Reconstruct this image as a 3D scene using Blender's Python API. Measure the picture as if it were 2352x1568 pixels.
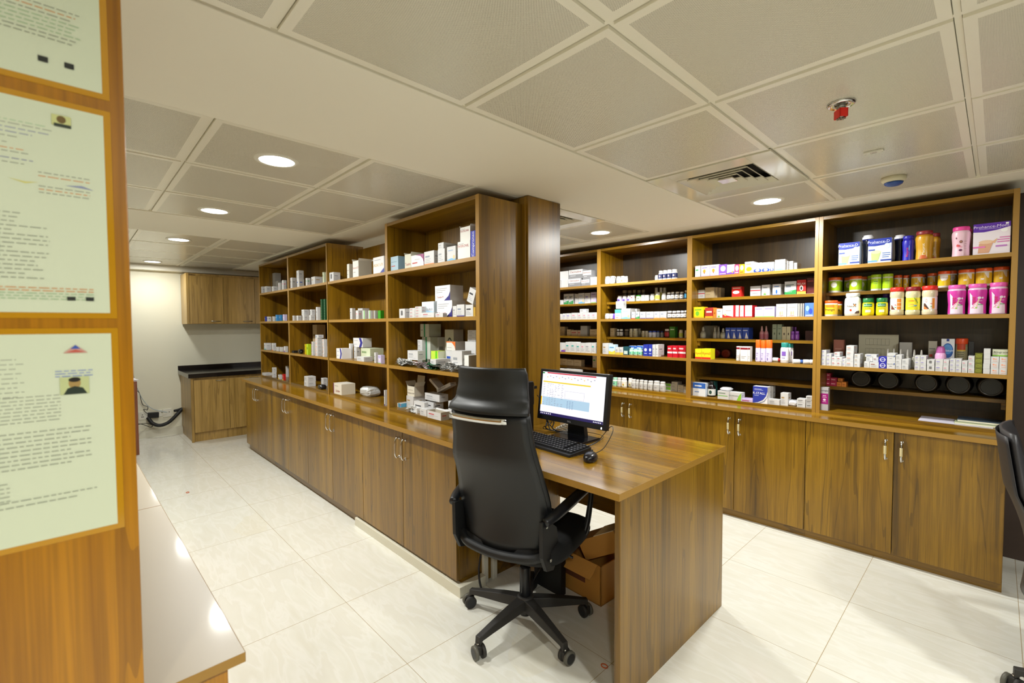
import bpy, math, random
from math import pi, sin, cos, radians as R
from mathutils import Vector, Matrix, Euler

SC = bpy.context.scene
for o in list(bpy.data.objects):
    bpy.data.objects.remove(o)
COL = SC.collection
random.seed(7)

# ------------------------------------------------------------------ camera
F_PX = 1061.56
YAW, PITCH, ROLL = 0.7616887, 0.0370751, -0.0039693
fw = Vector((-cos(YAW)*cos(PITCH), sin(YAW)*cos(PITCH), -sin(PITCH)))
rt = fw.cross(Vector((0, 0, 1))).normalized()
up = rt.cross(fw)
r2 = rt*cos(ROLL) + up*sin(ROLL)
u2 = -rt*sin(ROLL) + up*cos(ROLL)
cd = bpy.data.cameras.new('camera')
cam = bpy.data.objects.new('camera', cd)
COL.objects.link(cam)
m3 = Matrix((r2, u2, -fw)).transposed()
cam.matrix_world = Matrix.Translation((0, 0, 1.40)) @ m3.to_4x4()
cd.sensor_width = 36.0
cd.sensor_fit = 'HORIZONTAL'
cd.lens = F_PX/2352*36.0
cd.clip_start = 0.02
cd.dof.use_dof = True
cd.dof.focus_distance = 2.7
cd.dof.aperture_fstop = 4.5
SC.camera = cam

# ------------------------------------------------------------------ world, exposure
w = bpy.data.worlds.new('world')
SC.world = w
w.use_nodes = True
w.node_tree.nodes['Background'].inputs[0].default_value = (0.9, 0.92, 1, 1)
w.node_tree.nodes['Background'].inputs[1].default_value = 0.0
SC.view_settings.view_transform = 'Standard'
SC.view_settings.look = 'None'
SC.view_settings.exposure = 0.2
SC.view_settings.gamma = 1.0
SC.view_settings.use_curve_mapping = False
try:
    SC.cycles.use_denoising = True
    SC.cycles.max_bounces = 12
    SC.cycles.diffuse_bounces = 6
    SC.cycles.sample_clamp_indirect = 8.0
    SC.cycles.blur_glossy = 0.5
except Exception:
    pass

# ------------------------------------------------------------------ lights (the room's lamps and a row of unseen added ones; one downlight builder below uses this list)
LAMP_COLOR = (0.99, 1.0, 0.965)
LAMP_W = 25.0
LAMP_K = {0: .84, 1: .84, 2: .6, 3: .3, 4: .92, 5: .85, 6: .9, 9: .6}      # power factor per lamp, tuned to balance brightness across the room
DOWNLIGHTS = [(-2.28, 0.70), (-3.545, 0.70), (-4.93, 0.70), (-6.82, 0.71),
              (-0.99, 3.11), (-2.26, 3.16),
              (0.82, 1.90), (0.82, 0.70), (0.82, -0.9), (-3.54, 3.11)]  # this last row is out of view, added to help light the room

# ------------------------------------------------------------------ materials
def lin(c):
    if isinstance(c, str):
        c = c.lstrip('#')
        if len(c) == 3: c = ''.join(q*2 for q in c)
        c = [int(c[i:i+2], 16)/255 for i in (0, 2, 4)]
    return tuple((q/12.92 if q <= .04045 else ((q+.055)/1.055)**2.4) for q in c)
MATS = {}
def mat(name, col, rough=.5, metal=0, emit=0, coat=0, trans=0, spec=None, ior=None):
    if name in MATS: return MATS[name]
    m = bpy.data.materials.new(name); m.use_nodes = True
    b = m.node_tree.nodes['Principled BSDF']
    c = lin(col)
    b.inputs['Base Color'].default_value = (*c, 1)
    b.inputs['Roughness'].default_value = rough
    b.inputs['Metallic'].default_value = metal
    if coat: b.inputs['Coat Weight'].default_value = coat; b.inputs['Coat Roughness'].default_value = .08
    if trans: b.inputs['Transmission Weight'].default_value = trans
    if spec is not None: b.inputs['Specular IOR Level'].default_value = spec
    if ior: b.inputs['IOR'].default_value = ior
    if emit:
        b.inputs['Emission Color'].default_value = (*c, 1)
        b.inputs['Emission Strength'].default_value = emit
    MATS[name] = m
    return m
def pm(c):                       # printed card colour
    return mat('print_'+c.lstrip('#'), c, .42)

def nodes(m):
    nt = m.node_tree
    return nt, nt.nodes, nt.links, nt.nodes['Principled BSDF']
def mth(nt, op, a, b=None, c=None):
    n = nt.nodes.new('ShaderNodeMath'); n.operation = op
    for i, v in enumerate((a, b, c)):
        if v is None: continue
        if isinstance(v, (int, float)): n.inputs[i].default_value = v
        else: nt.links.new(v, n.inputs[i])
    return n.outputs[0]
def ramp(nt, fac, stops):
    n = nt.nodes.new('ShaderNodeValToRGB')
    e = n.color_ramp.elements
    while len(e) < len(stops): e.new(.5)
    for i, (p, c) in enumerate(stops):
        e[i].position = p; e[i].color = (*lin(c), 1)
    nt.links.new(fac, n.inputs[0])
    return n.outputs[0]
def mixc(nt, fac, a, b, blend='MIX'):
    n = nt.nodes.new('ShaderNodeMix'); n.data_type = 'RGBA'; n.blend_type = blend
    for s, v in ((0, fac), (6, a), (7, b)):
        if isinstance(v, (int, float)): n.inputs[s].default_value = v
        elif isinstance(v, tuple): n.inputs[s].default_value = (*v, 1) if len(v) == 3 else v
        else: nt.links.new(v, n.inputs[s])
    return n.outputs[2]

def wood(name, axis, dark, mid, light, rough=.32, k=1.0):
    if name in MATS: return MATS[name]
    m = bpy.data.materials.new(name); m.use_nodes = True
    nt, N, L, b = nodes(m)
    g = N.new('ShaderNodeNewGeometry'); oi = N.new('ShaderNodeObjectInfo')
    off = N.new('ShaderNodeVectorMath'); off.operation = 'SCALE'
    cb = N.new('ShaderNodeCombineXYZ')
    for i, s in enumerate((7.3, 5.1, 9.7)):
        L.new(mth(nt, 'MULTIPLY', oi.outputs['Random'], s), cb.inputs[i])
    add = N.new('ShaderNodeVectorMath'); add.operation = 'ADD'
    L.new(g.outputs['Position'], add.inputs[0]); L.new(cb.outputs[0], add.inputs[1])
    def noise(across, along, detail, dist, rgh=.5):
        mp = N.new('ShaderNodeMapping')
        sc = {'x': (along, across, across), 'y': (across, along, across), 'z': (across, across, along)}[axis]
        mp.inputs['Scale'].default_value = sc
        L.new(add.outputs[0], mp.inputs[0])
        n = N.new('ShaderNodeTexNoise'); n.inputs['Scale'].default_value = 1
        n.inputs['Detail'].default_value = detail; n.inputs['Distortion'].default_value = dist
        n.inputs['Roughness'].default_value = rgh
        L.new(mp.outputs[0], n.inputs['Vector'])
        return n.outputs['Fac'], mp
    f1, mp1 = noise(7*k, .4*k, 3, .15)          # broad planks of tone
    f2, _ = noise(34*k, .8*k, 4, .35, .62)     # streaks
    f3, _ = noise(220*k, 5*k, 2, .2)            # pores
    base = ramp(nt, mth(nt, 'ADD', mth(nt, 'MULTIPLY', f1, .62), mth(nt, 'MULTIPLY', f2, .38)),
                [(.33, dark), (.46, mid), (.62, light)])
    # cathedral lines
    wv = N.new('ShaderNodeMath'); wv.operation = 'MULTIPLY'
    ln = mth(nt, 'ABSOLUTE', mth(nt, 'SUBTRACT', mth(nt, 'FRACT', mth(nt, 'MULTIPLY', f1, 7.0)), .5))
    line = mth(nt, 'MULTIPLY', mth(nt, 'LESS_THAN', ln, .045), .45)
    c2 = mixc(nt, line, base, tuple(x*.9 for x in lin(dark)))
    pr = ramp(nt, f3, [(.35, '#c8c8c8'), (.62, '#ffffff')])
    c3 = mixc(nt, .55, c2, pr, 'MULTIPLY')
    L.new(c3, b.inputs['Base Color'])
    b.inputs['Roughness'].default_value = rough
    b.inputs['Coat Weight'].default_value = .25
    b.inputs['Coat Roughness'].default_value = .3 if rough > .25 else .12
    MATS[name] = m
    return m
WD = ('#513906', '#805c09', '#9c7415')
WZ = wood('walnut_laminate_upright', 'z', *WD)
WX = wood('walnut_laminate_lengthwise', 'x', *WD)
WY = wood('walnut_laminate_crosswise', 'y', *WD)
WTOP = wood('walnut_laminate_worktop', 'x', '#644608', '#90680e', '#a67c1c', .2)
WIN = wood('shaded_shelf_back_laminate', 'z', '#2e200a', '#3e2c0e', '#4c3814', .38)  # wall bay backs, darkened in colour to stand for shade inside the bays
WEDGE = mat('edge_banding', '#a07830', .35)
WNEAR = wood('orange_lit_laminate', 'z', '#804e00', '#ae7300', '#c48604', .3, .7)  # orange lifted in the colour for the brighter light on these faces
WKIT = wood('kitchen_laminate', 'z', '#80622a', '#aa8844', '#c09c58', .4)

CREAM = mat('cream_paint', '#efebdb', .6)
WALLP = mat('pale_wall_paint', '#e2dfca', .7)
DARKW = mat('dark_brown_wall_panel', '#3a2a20', .5)
BLACKG = None
CHROME = mat('chrome', '#d8d8d8', .12, 1)
STEEL = mat('brushed_steel', '#a8a8a0', .3, 1)
BLACK = mat('black_plastic', '#14161a', .38)
BLACKM = mat('matt_black_plastic', '#0e0f10', .6)
BLACKL = mat('black_leather', '#121415', .46)
BLACKF = mat('black_mesh_fabric', '#080808', .9)
WHITEP = mat('white_plastic', '#e4e2d4', .4)

# ------------------------------------------------------------------ mesh builder
class M:
    def __init__(s): s.v = []; s.f = []; s.k = []; s.m = []; s.sm = []
    def mi(s, m):
        if m not in s.m: s.m.append(m)
        return s.m.index(m)
    def add(s, vs, fs, m, smooth=False):
        n = len(s.v); s.v += [tuple(v) for v in vs]; k = s.mi(m)
        for f in fs:
            s.f.append(tuple(n+i for i in f)); s.k.append(k); s.sm.append(smooth)
        return s
    def box(s, x0, x1, y0, y1, z0, z1, m, xf=None):
        vs = [(x, y, z) for z in (z0, z1) for y in (y0, y1) for x in (x0, x1)]
        if xf: vs = [xf @ Vector(v) for v in vs]
        return s.add(vs, [(0, 2, 3, 1), (4, 5, 7, 6), (0, 1, 5, 4), (2, 6, 7, 3), (0, 4, 6, 2), (1, 3, 7, 5)], m)
    def quad(s, p, m): return s.add(p, [tuple(range(len(p)))], m)
    def lathe(s, prof, m, c=(0, 0, 0), seg=20, xf=None, cap=True, sq=0):
        vs = []; fs = []
        for r, z in prof:
            for i in range(seg):
                a = 2*pi*i/seg
                ca, sa = cos(a), sin(a)
                rr = r
                if sq: rr = r/(max(abs(ca), abs(sa))**sq)*.9
                v = Vector((c[0]+rr*ca, c[1]+rr*sa, c[2]+z))
                vs.append(xf @ v if xf else v)
        for j in range(len(prof)-1):
            for i in range(seg):
                fs.append((j*seg+i, j*seg+(i+1) % seg, (j+1)*seg+(i+1) % seg, (j+1)*seg+i))
        s.add(vs, fs, m, True)
        if cap:
            n = len(s.v)-len(vs)
            k = s.mi(m)
            s.f.append(tuple(n+i for i in reversed(range(seg)))); s.k.append(k); s.sm.append(False)
            s.f.append(tuple(n+(len(prof)-1)*seg+i for i in range(seg))); s.k.append(k); s.sm.append(False)
        return s
    def cyl(s, a, b, r, m, seg=16, r2=None):
        a = Vector(a); b = Vector(b); d = b-a
        q = d.to_track_quat('Z', 'Y').to_matrix().to_4x4(); xf = Matrix.Translation(a) @ q
        return s.lathe([(r, 0), (r if r2 is None else r2, d.length)], m, seg=seg, xf=xf)
    def tube(s, pts, r, m, seg=8, smooth_n=0):
        pts = [Vector(p) for p in pts]
        if smooth_n:
            out = []
            P = [pts[0]]+pts+[pts[-1]]
            for i in range(1, len(P)-2):
                for t in range(smooth_n):
                    u = t/smooth_n
                    a, b, c, d = P[i-1], P[i], P[i+1], P[i+2]
                    out.append(.5*((2*b)+(c-a)*u+(2*a-5*b+4*c-d)*u*u+(3*b-a-3*c+d)*u**3))
            out.append(pts[-1]); pts = out
        vs = []; fs = []; nrm = None
        for i, p in enumerate(pts):
            t = (pts[min(i+1, len(pts)-1)]-pts[max(i-1, 0)]).normalized()
            if nrm is None:
                nrm = t.cross(Vector((0, 0, 1)))
                if nrm.length < .1: nrm = t.cross(Vector((0, 1, 0)))
            nrm = (nrm - t*nrm.dot(t)).normalized(); bn = t.cross(nrm)
            rr = r
            if isinstance(r, list):
                q = i/(len(pts)-1)*(len(r)-1); a = min(int(q), len(r)-2); rr = r[a]+(r[a+1]-r[a])*(q-a)
            for k in range(seg):
                a = 2*pi*k/seg
                vs.append(p+(nrm*cos(a)+bn*sin(a))*rr)
        for j in range(len(pts)-1):
            for k in range(seg):
                fs.append((j*seg+k, j*seg+(k+1) % seg, (j+1)*seg+(k+1) % seg, (j+1)*seg+k))
        fs.append(tuple(reversed(range(seg)))); fs.append(tuple((len(pts)-1)*seg+k for k in range(seg)))
        return s.add(vs, fs, m, True)
    def mesh(s, name):
        me = bpy.data.meshes.new(name)
        me.from_pydata(s.v, [], s.f)
        for m in s.m: me.materials.append(m)
        me.polygons.foreach_set('material_index', s.k)
        me.polygons.foreach_set('use_smooth', s.sm)
        me.update()
        return me
def link(name, me, parent=None, loc=(0, 0, 0), rot=(0, 0, 0), bev=0):
    o = bpy.data.objects.new(name, me); COL.objects.link(o)
    o.location = loc; o.rotation_euler = rot
    if parent: o.parent = parent
    if bev:
        b = o.modifiers.new('bevel', 'BEVEL'); b.width = bev; b.segments = 2; b.limit_method = 'ANGLE'
        b.harden_normals = False
    return o
def put(name, mb, parent=None, loc=(0, 0, 0), rot=(0, 0, 0), bev=0): return link(name, mb.mesh(name), parent, loc, rot, bev)
def tag(o, label=None, cat=None, group=None, kind=None):
    if label: o['label'] = label
    if cat: o['category'] = cat
    if group: o['group'] = group
    if kind: o['kind'] = kind
    return o
def thing(name, label, cat, loc=(0, 0, 0), rz=0, group=None):
    o = bpy.data.objects.new(name, None); COL.objects.link(o)
    o.empty_display_size = .05
    o.location = loc; o.rotation_euler = (0, 0, rz)
    return tag(o, label, cat, group)
def struct(name, mb, bev=0):
    return tag(put(name, mb, bev=bev), kind='structure')

# text -> (verts, faces) centred, height 1 for capitals
TXT = {}
def text(s):
    if s in TXT: return TXT[s]
    c = bpy.data.curves.new('t', 'FONT'); c.body = s; c.resolution_u = 2; c.align_x = 'CENTER'; c.align_y = 'CENTER'
    o = bpy.data.objects.new('t', c); COL.objects.link(o)
    dg = bpy.context.evaluated_depsgraph_get()
    me = bpy.data.meshes.new_from_object(o.evaluated_get(dg))
    v = [(a.co.x/.7, a.co.y/.7) for a in me.vertices]; f = [tuple(p.vertices) for p in me.polygons]
    bpy.data.objects.remove(o); bpy.data.curves.remove(c); bpy.data.meshes.remove(me)
    TXT[s] = (v, f)
    return TXT[s]

def clip(pts, ax, lim, keep_less):
    out = []
    for i, a in enumerate(pts):
        b = pts[(i+1) % len(pts)]
        ia = (a[ax] <= lim) == keep_less or a[ax] == lim; ib = (b[ax] <= lim) == keep_less or b[ax] == lim
        if ia: out.append(a)
        if ia != ib:
            t = (lim-a[ax])/(b[ax]-a[ax]); out.append((a[0]+(b[0]-a[0])*t, a[1]+(b[1]-a[1])*t))
    return out
def slices(pts, dx, dy):
    res = []
    x0 = min(p[0] for p in pts); x1 = max(p[0] for p in pts)
    n = max(1, math.ceil((x1-x0)/dx))
    for i in range(n):
        s = clip(clip(pts, 0, x0+(x1-x0)*i/n, False), 0, x0+(x1-x0)*(i+1)/n, True)
        if len(s) < 3: continue
        y0 = min(p[1] for p in s); y1 = max(p[1] for p in s)
        k = max(1, math.ceil((y1-y0)/dy))
        for j in range(k):
            q = clip(clip(s, 1, y0+(y1-y0)*j/k, False), 1, y0+(y1-y0)*(j+1)/k, True)
            if len(q) >= 3: res.append(q)
    return res
def draw(mb, prims, U, Hh, P, lift=.0004):
    """prims in unit coords (u 0..1 left-right, v 0..1 bottom-top); P(u_m, v_m, lift)->3D"""
    k = 0
    for p in prims:
        k += 1
        e = lift*(1+.25*k)
        t = p[0]; m = pm(p[-1])
        if t == 'r':
            x0, y0, x1, y1 = p[1:5]
            n = max(1, int((x1-x0)/.12)) if P.__name__ == 'wrap' else 1
            for i in range(n):
                a = x0+(x1-x0)*i/n; b = x0+(x1-x0)*(i+1)/n
                nz = max(1, int((y1-y0)/.12)) if P.__name__ == 'wrap' else 1
                for j in range(nz):
                    c = y0+(y1-y0)*j/nz; d = y0+(y1-y0)*(j+1)/nz
                    mb.quad([P(a*U, c*Hh, e), P(b*U, c*Hh, e), P(b*U, d*Hh, e), P(a*U, d*Hh, e)], m)
        elif P.__name__ == 'wrap' and t in 'ep':
            pts = p[1] if t == 'p' else [(p[1]+p[3]*cos(2*pi*i/20), p[2]+p[4]*sin(2*pi*i/20)) for i in range(20)]
            for piece in slices(pts, .07, .09): mb.add([P(x*U, y*Hh, e) for x, y in piece], [tuple(range(len(piece)))], m)
        elif t == 'e':
            cx, cy, rx, ry = p[1:5]
            mb.add([P((cx+rx*cos(2*pi*i/18))*U, (cy+ry*sin(2*pi*i/18))*Hh, e) for i in range(18)], [tuple(range(18))], m)
        elif t == 'o':     # ring
            cx, cy, rx, ry = p[1:5]
            vs = [P((cx+rx*q*cos(2*pi*i/20))*U, (cy+ry*q*sin(2*pi*i/20))*Hh, e) for q in (.78, 1) for i in range(20)]
            mb.add(vs, [(i, 20+i, 20+(i+1) % 20, (i+1) % 20) for i in range(20)], m)
        elif t == 'p':
            pts = p[1]
            mb.add([P(x*U, y*Hh, e) for x, y in pts], [tuple(range(len(pts)))], m)
        elif t == 't':     # text s cx cy height(width-limited) rot
            s_, cx, cy, h = p[1:5]; rot = p[5] if len(p) > 6 else 0
            v, f = text(s_)
            W = max(a[0] for a in v)-min(a[0] for a in v)
            lim = (Hh if rot else U)*.94
            hh = min(h*Hh if not rot else h*U, lim/W)
            vs = []
            for a, b in v:
                a *= hh; b *= hh
                if rot: a, b = -b, a
                vs.append(P(cx*U+a, cy*Hh+b, e))
            mb.add(vs, f, m)
    return mb
# ------------------------------------------------------------------ floor
def floor_mat():
    m = bpy.data.materials.new('cream_floor_tile'); m.use_nodes = True
    nt, N, L, b = nodes(m)
    g = N.new('ShaderNodeNewGeometry'); sp = N.new('ShaderNodeSeparateXYZ'); L.new(g.outputs['Position'], sp.inputs[0])
    ux = mth(nt, 'DIVIDE', mth(nt, 'ADD', sp.outputs[0], .478+5.857*4), .5857)
    uy = mth(nt, 'DIVIDE', mth(nt, 'ADD', sp.outputs[1], -.967+6.08*2), .608)
    def edge(u, wd):
        f = mth(nt, 'FRACT', u)
        d = mth(nt, 'MINIMUM', f, mth(nt, 'SUBTRACT', 1.0, f))
        return mth(nt, 'LESS_THAN', d, wd)
    j = mth(nt, 'MAXIMUM', edge(ux, .0021), edge(uy, .0018))
    idv = N.new('ShaderNodeCombineXYZ')
    L.new(mth(nt, 'FLOOR', ux), idv.inputs[0]); L.new(mth(nt, 'FLOOR', uy), idv.inputs[1])
    wn = N.new('ShaderNodeTexWhiteNoise'); L.new(idv.outputs[0], wn.inputs[0])
    sc = N.new('ShaderNodeVectorMath'); sc.operation = 'MULTIPLY_ADD'
    L.new(wn.outputs['Color'], sc.inputs[0]); sc.inputs[1].default_value = (9, 9, 9); L.new(g.outputs['Position'], sc.inputs[2])
    mp = N.new('ShaderNodeMapping'); mp.inputs['Rotation'].default_value = (0, 0, .55); mp.inputs['Scale'].default_value = (2.2, 9, 1)
    L.new(sc.outputs[0], mp.inputs[0])
    n = N.new('ShaderNodeTexNoise'); n.inputs['Scale'].default_value = 1.6; n.inputs['Detail'].default_value = 6; n.inputs['Distortion'].default_value = .7
    L.new(mp.outputs[0], n.inputs['Vector'])
    c = ramp(nt, n.outputs['Fac'], [(.3, '#dcdacd'), (.44, '#e0dfd4'), (.5, '#e4e3da'), (.55, '#dedcd0'), (.75, '#e1e0d5')])
    n2 = N.new('ShaderNodeTexNoise'); n2.inputs['Scale'].default_value = 1.3; n2.inputs['Detail'].default_value = 3
    L.new(sc.outputs[0], n2.inputs['Vector'])
    c = mixc(nt, mth(nt, 'MULTIPLY', mth(nt, 'GREATER_THAN', n2.outputs['Fac'], .68), .12), c, lin('#d8c890'))
    c = mixc(nt, j, c, lin('#ac9a78'))
    L.new(c, b.inputs['Base Color'])
    b.inputs['Roughness'].default_value = .13
    b.inputs['Specular IOR Level'].default_value = .45
    return m
def perf_mat():
    m = bpy.data.materials.new('perforated_ceiling_sheet'); m.use_nodes = True
    nt, N, L, b = nodes(m)
    g = N.new('ShaderNodeNewGeometry'); sp = N.new('ShaderNodeSeparateXYZ'); L.new(g.outputs['Position'], sp.inputs[0])
    p = .0054
    def dist(o):
        r = []
        for i in (0, 1):
            f = mth(nt, 'FRACT', mth(nt, 'ADD', mth(nt, 'DIVIDE', sp.outputs[i], p), 3000+o))
            r.append(mth(nt, 'SUBTRACT', f, .5))
        return mth(nt, 'SQRT', mth(nt, 'ADD', mth(nt, 'MULTIPLY', r[0], r[0]), mth(nt, 'MULTIPLY', r[1], r[1])))
    d = mth(nt, 'MINIMUM', dist(0), dist(.5))
    k = mth(nt, 'LESS_THAN', d, .215)
    L.new(mixc(nt, k, lin('#ece8d8'), lin('#585038')), b.inputs['Base Color'])
    b.inputs['Roughness'].default_value = .26
    b.inputs['Specular IOR Level'].default_value = .4
    return m
FLOOR = floor_mat(); PERF = perf_mat()
TILEP = mat('ceiling_sheet_paint', '#ece8d8', .3)
GAP = mat('dark_ceiling_gap', '#15130f', .9)
X0, X1, Y0, Y1, ZC = -7.3, 2.6, -2.2, 4.0, 2.15
mb = M(); mb.quad([(X0, Y0, 0), (X1, Y0, 0), (X1, Y1, 0), (X0, Y1, 0)], FLOOR); struct('floor', mb)

VENTS = [(-1.295, -.69), (-2.5935, -1.965)]
def ceiling():
    mb = M()
    mb.quad([(X0, Y0, ZC+.30), (X0, Y1, ZC+.30), (X1, Y1, ZC+.30), (X1, Y0, ZC+.30)], GAP)
    rnd = random.Random(3)
    for xa, xb, n in ((-1.295, 2.335, 6), (-3.85, -1.965, 3), (-7.1, -4.62, 4)):
        px = (xb-xa)/n
        for i in range(n+(1 if xb > 0 else 0)):
            x0 = xa+i*px; x1 = min(x0+px, X1)
            for j in range(10):
                y1 = 3.42-j*.605; y0 = max(y1-.605, Y0)
                if y1 <= Y0+.05: continue
                if xb < -1.9 and abs(y1-2.21) < .01: continue
                vent = abs(y1-2.815) < .01 and any(abs(x0-v[0]) < .01 for v in VENTS)
                # grid bars round the tile
                e = .007; zt = ZC+.009
                for a, b_, c, d in ((x0, x0+e, y0, y1), (x1-e, x1, y0, y1), (x0+e, x1-e, y0, y0+e), (x0+e, x1-e, y1-e, y1)):
                    mb.box(a, b_, c, d, zt, zt+.02, TILEP)
                if vent: continue
                s = e+.0015
                zf = ZC+rnd.uniform(-.001, .001); rm = .026
                xs = (x0+s, x0+s+rm, x1-s-rm, x1-s); ys = (y0+s, y0+s+rm, y1-s-rm, y1-s)
                if xs[2] <= xs[1] or ys[2] <= ys[1]: continue
                for p in range(3):
                    for q in range(3):
                        mb.quad([(xs[p], ys[q], zf), (xs[p], ys[q+1], zf), (xs[p+1], ys[q+1], zf), (xs[p+1], ys[q], zf)], PERF if p == q == 1 else TILEP)
                for (a, b_), (c, d) in (((xs[0], ys[0]), (xs[3], ys[0])), ((xs[3], ys[0]), (xs[3], ys[3])), ((xs[3], ys[3]), (xs[0], ys[3])), ((xs[0], ys[3]), (xs[0], ys[0]))):
                    mb.quad([(a, b_, zf), (c, d, zf), (c, d, zf+.02), (a, b_, zf+.02)], TILEP)
    struct('ceiling', mb)
ceiling()
def gyp(name, x0, x1, y0, y1, z0=ZC-.004):
    mb = M(); mb.box(x0, x1, y0, y1, z0, ZC+.06, CREAM); return struct(name, mb, .003)
gyp('trim_1', -1.965, -1.295, Y0, 3.42); gyp('trim_2', -4.62, -3.85, Y0, 3.42)
gyp('trim_6', -3.85, -1.965, 1.605, 2.21); gyp('trim_7', -7.18, -4.62, 1.605, 2.21)
gyp('trim_3', X0, X1, 3.42, Y1); gyp('trim_4', X0, -7.18, Y0, 3.42, 2.085)
def wall(name, x0, x1, y0, y1, m):
    mb = M(); mb.box(x0, x1, y0, y1, 0, 2.5, m); return struct(name, mb)
wall('wall_far', X0-.1, X0, Y0-.1, Y1+.1, WALLP)
wall('wall_left', X0, X1, Y0-.1, Y0, WALLP)
wall('wall_right', X1, X1+.1, Y0-.1, Y1+.1, DARKW)
wall('wall_back', X0, X1, Y1, Y1+.1, DARKW)
mb = M(); mb.box(X0, X0+.012, Y0, Y1, 0, .1, mat('skirting_tile', '#d9d6c4', .3)); struct('baseboard_far', mb)
# wood clad pillar face carrying the notices
mb = M(); mb.box(-.932, -.905, -1.3, .067, 0, ZC-.006, WNEAR); struct('wall_near', mb, .0015)
# clad column behind the desk
mb = M(); mb.box(-2.62, -1.885, 1.93, 2.215, 0, ZC-.006, WZ); mb.box(-2.6, -1.905, 1.926, 1.932, 0, 2.14, WZ)
struct('wall_column', mb, .002)

# ------------------------------------------------------------------ ceiling fittings
LAMPM = mat('lit_diffuser', '#ffffff', .5, emit=9)
ORDL = {0: 'round recessed ceiling downlight nearest the pillar with notices', 1: 'round recessed ceiling downlight, second along the left aisle',
        2: 'round recessed ceiling downlight just beyond the far ceiling beam', 3: 'small far ceiling downlight nearest the kitchen cabinets',
        4: 'round ceiling downlight right of the square air vent', 5: 'round ceiling downlight beside the clad column'}
for i, (x, y) in enumerate(DOWNLIGHTS):
    z = ZC
    t = thing('ceiling_downlight', (ORDL[i] if i in ORDL else ('unseen added ceiling downlight right of the grey chair', 'unseen added ceiling downlight right of the camera position', 'unseen added ceiling downlight behind the camera position', 'unseen added ceiling downlight behind the island shelving')[i-6]), 'ceiling light', (x, y, z), 0, 'recessed downlights in the ceiling')
    mb = M(); mb.lathe([(.072, -.002), (.074, -.006), (.092, -.004), (.094, .002)], WHITEP, seg=40, cap=False); put('trim_ring', mb, t)
    mb = M(); mb.lathe([(.0735, -.004), (.0735, -.0025)], LAMPM, seg=40); put('diffuser', mb, t)
    ld = bpy.data.lights.new('downlight_lamp', 'AREA'); ld.shape = 'DISK'; ld.size = .145; ld.energy = LAMP_W*LAMP_K.get(i, 1.0); ld.color = LAMP_COLOR
    lo = bpy.data.objects.new('downlight_lamp', ld); COL.objects.link(lo); lo.parent = t; lo.location = (0, 0, -.009)

VENTP = mat('glossy_vent_enamel', '#dcd8c6', .12)
def vent(cx, cy, label, sx=.597):
    t = thing('air_vent', label, 'air vent', (cx, cy, ZC))
    h = sx/2; o = .19
    mb = M()
    for (a, b_, c, d) in ((-h, -o, -h, h), (o, h, -h, h), (-o, o, -h, -o), (-o, o, o, h)):
        mb.box(a, b_, c, d, -.004, .006, VENTP)
    put('frame', mb, t, bev=.002)
    mb = M(); mb.box(-o-.01, o+.01, -o-.01, o+.01, .05, .055, GAP)
    for s_ in (-1, 1):
        mb.box(s_*(o+.01)-.002, s_*(o+.01)+.002, -o, o, 0, .055, GAP); mb.box(-o, o, s_*(o+.01)-.002, s_*(o+.01)+.002, 0, .055, GAP)
    put('duct', mb, t)
    for k in range(5):
        r0 = o-.004-k*.037; r1 = r0-.024
        if r1 < .01: r1 = .004
        mb = M()
        z0, z1 = -.004, .018
        for q in range(4):
            a = q*pi/2
            def rot(x, y): return (x*cos(a)-y*sin(a), x*sin(a)+y*cos(a))
            # louvre slopes up and inward
            p = [rot(-r0, -r0)+(z0,), rot(r0, -r0)+(z0,), rot(r1, -r1)+(z1,), rot(-r1, -r1)+(z1,)]
            mb.quad(p, VENTP); mb.quad([p[0], p[1], p[1][:2]+(z0+.006,), p[0][:2]+(z0+.006,)], VENTP); mb.quad([(x, y, z+.0025) for x, y, z in reversed(p)], VENTP)
        if k == 4:
            mb.quad([(-r0, -r0, z0), (-r0, r0, z0), (r0, r0, z0), (r0, -r0, z0)], VENTP)
        put('louvre', mb, t)
vent(-.9925, 2.5125, 'square white ceiling air vent right of the beam')
vent(-2.279, 2.5125, 'square white ceiling air vent beside the clad column', .60)

def sprinkler():
    t = thing('fire_sprinkler', 'small chrome ceiling sprinkler with red protective clip', 'sprinkler', (-.385, 1.925, ZC))
    mb = M(); mb.lathe([(.040, .0), (.042, -.004), (.036, -.010), (.02, -.004)], CHROME, seg=32, cap=False); put('escutcheon', mb, t)
    mb = M(); mb.lathe([(.013, 0), (.013, -.022), (.009, -.03), (.009, -.05)], STEEL, seg=20)
    for k in range(10):
        a = k*2*pi/10; mb.box(.003, .014, -.0015, .0015, -.054, -.052, STEEL, Matrix.Rotation(a, 4, 'Z'))
    put('nozzle', mb, t)
    mb = M(); red = mat('red_plastic', '#e8200c', .4)
    mb.box(-.018, .018, -.013, -.010, -.05, -.022, red); mb.box(-.018, .018, .010, .013, -.05, -.022, red); mb.box(.015, .018, -.013, .013, -.05, -.022, red)
    mb.box(-.018, -.0155, -.013, .013, -.05, -.039, red)
    put('protective_clip', mb, t, rot=(0, 0, R(-50)))
sprinkler()
t = thing('smoke_detector', 'white dome smoke detector with blue dust cap on ceiling', 'smoke detector', (-.385, 3.09, ZC))
mb = M(); mb.lathe([(.052, 0), (.052, -.016), (.044, -.026), (.03, -.03)], mat('detector_cream', '#d8d2b4', .45), seg=36); put('body', mb, t)
mb = M(); mb.lathe([(.040, -.0285), (.037, -.036), (.026, -.043), (.008, -.047)], mat('blue_plastic', '#2a4f98', .35), seg=32); put('dust_cap', mb, t)
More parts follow.
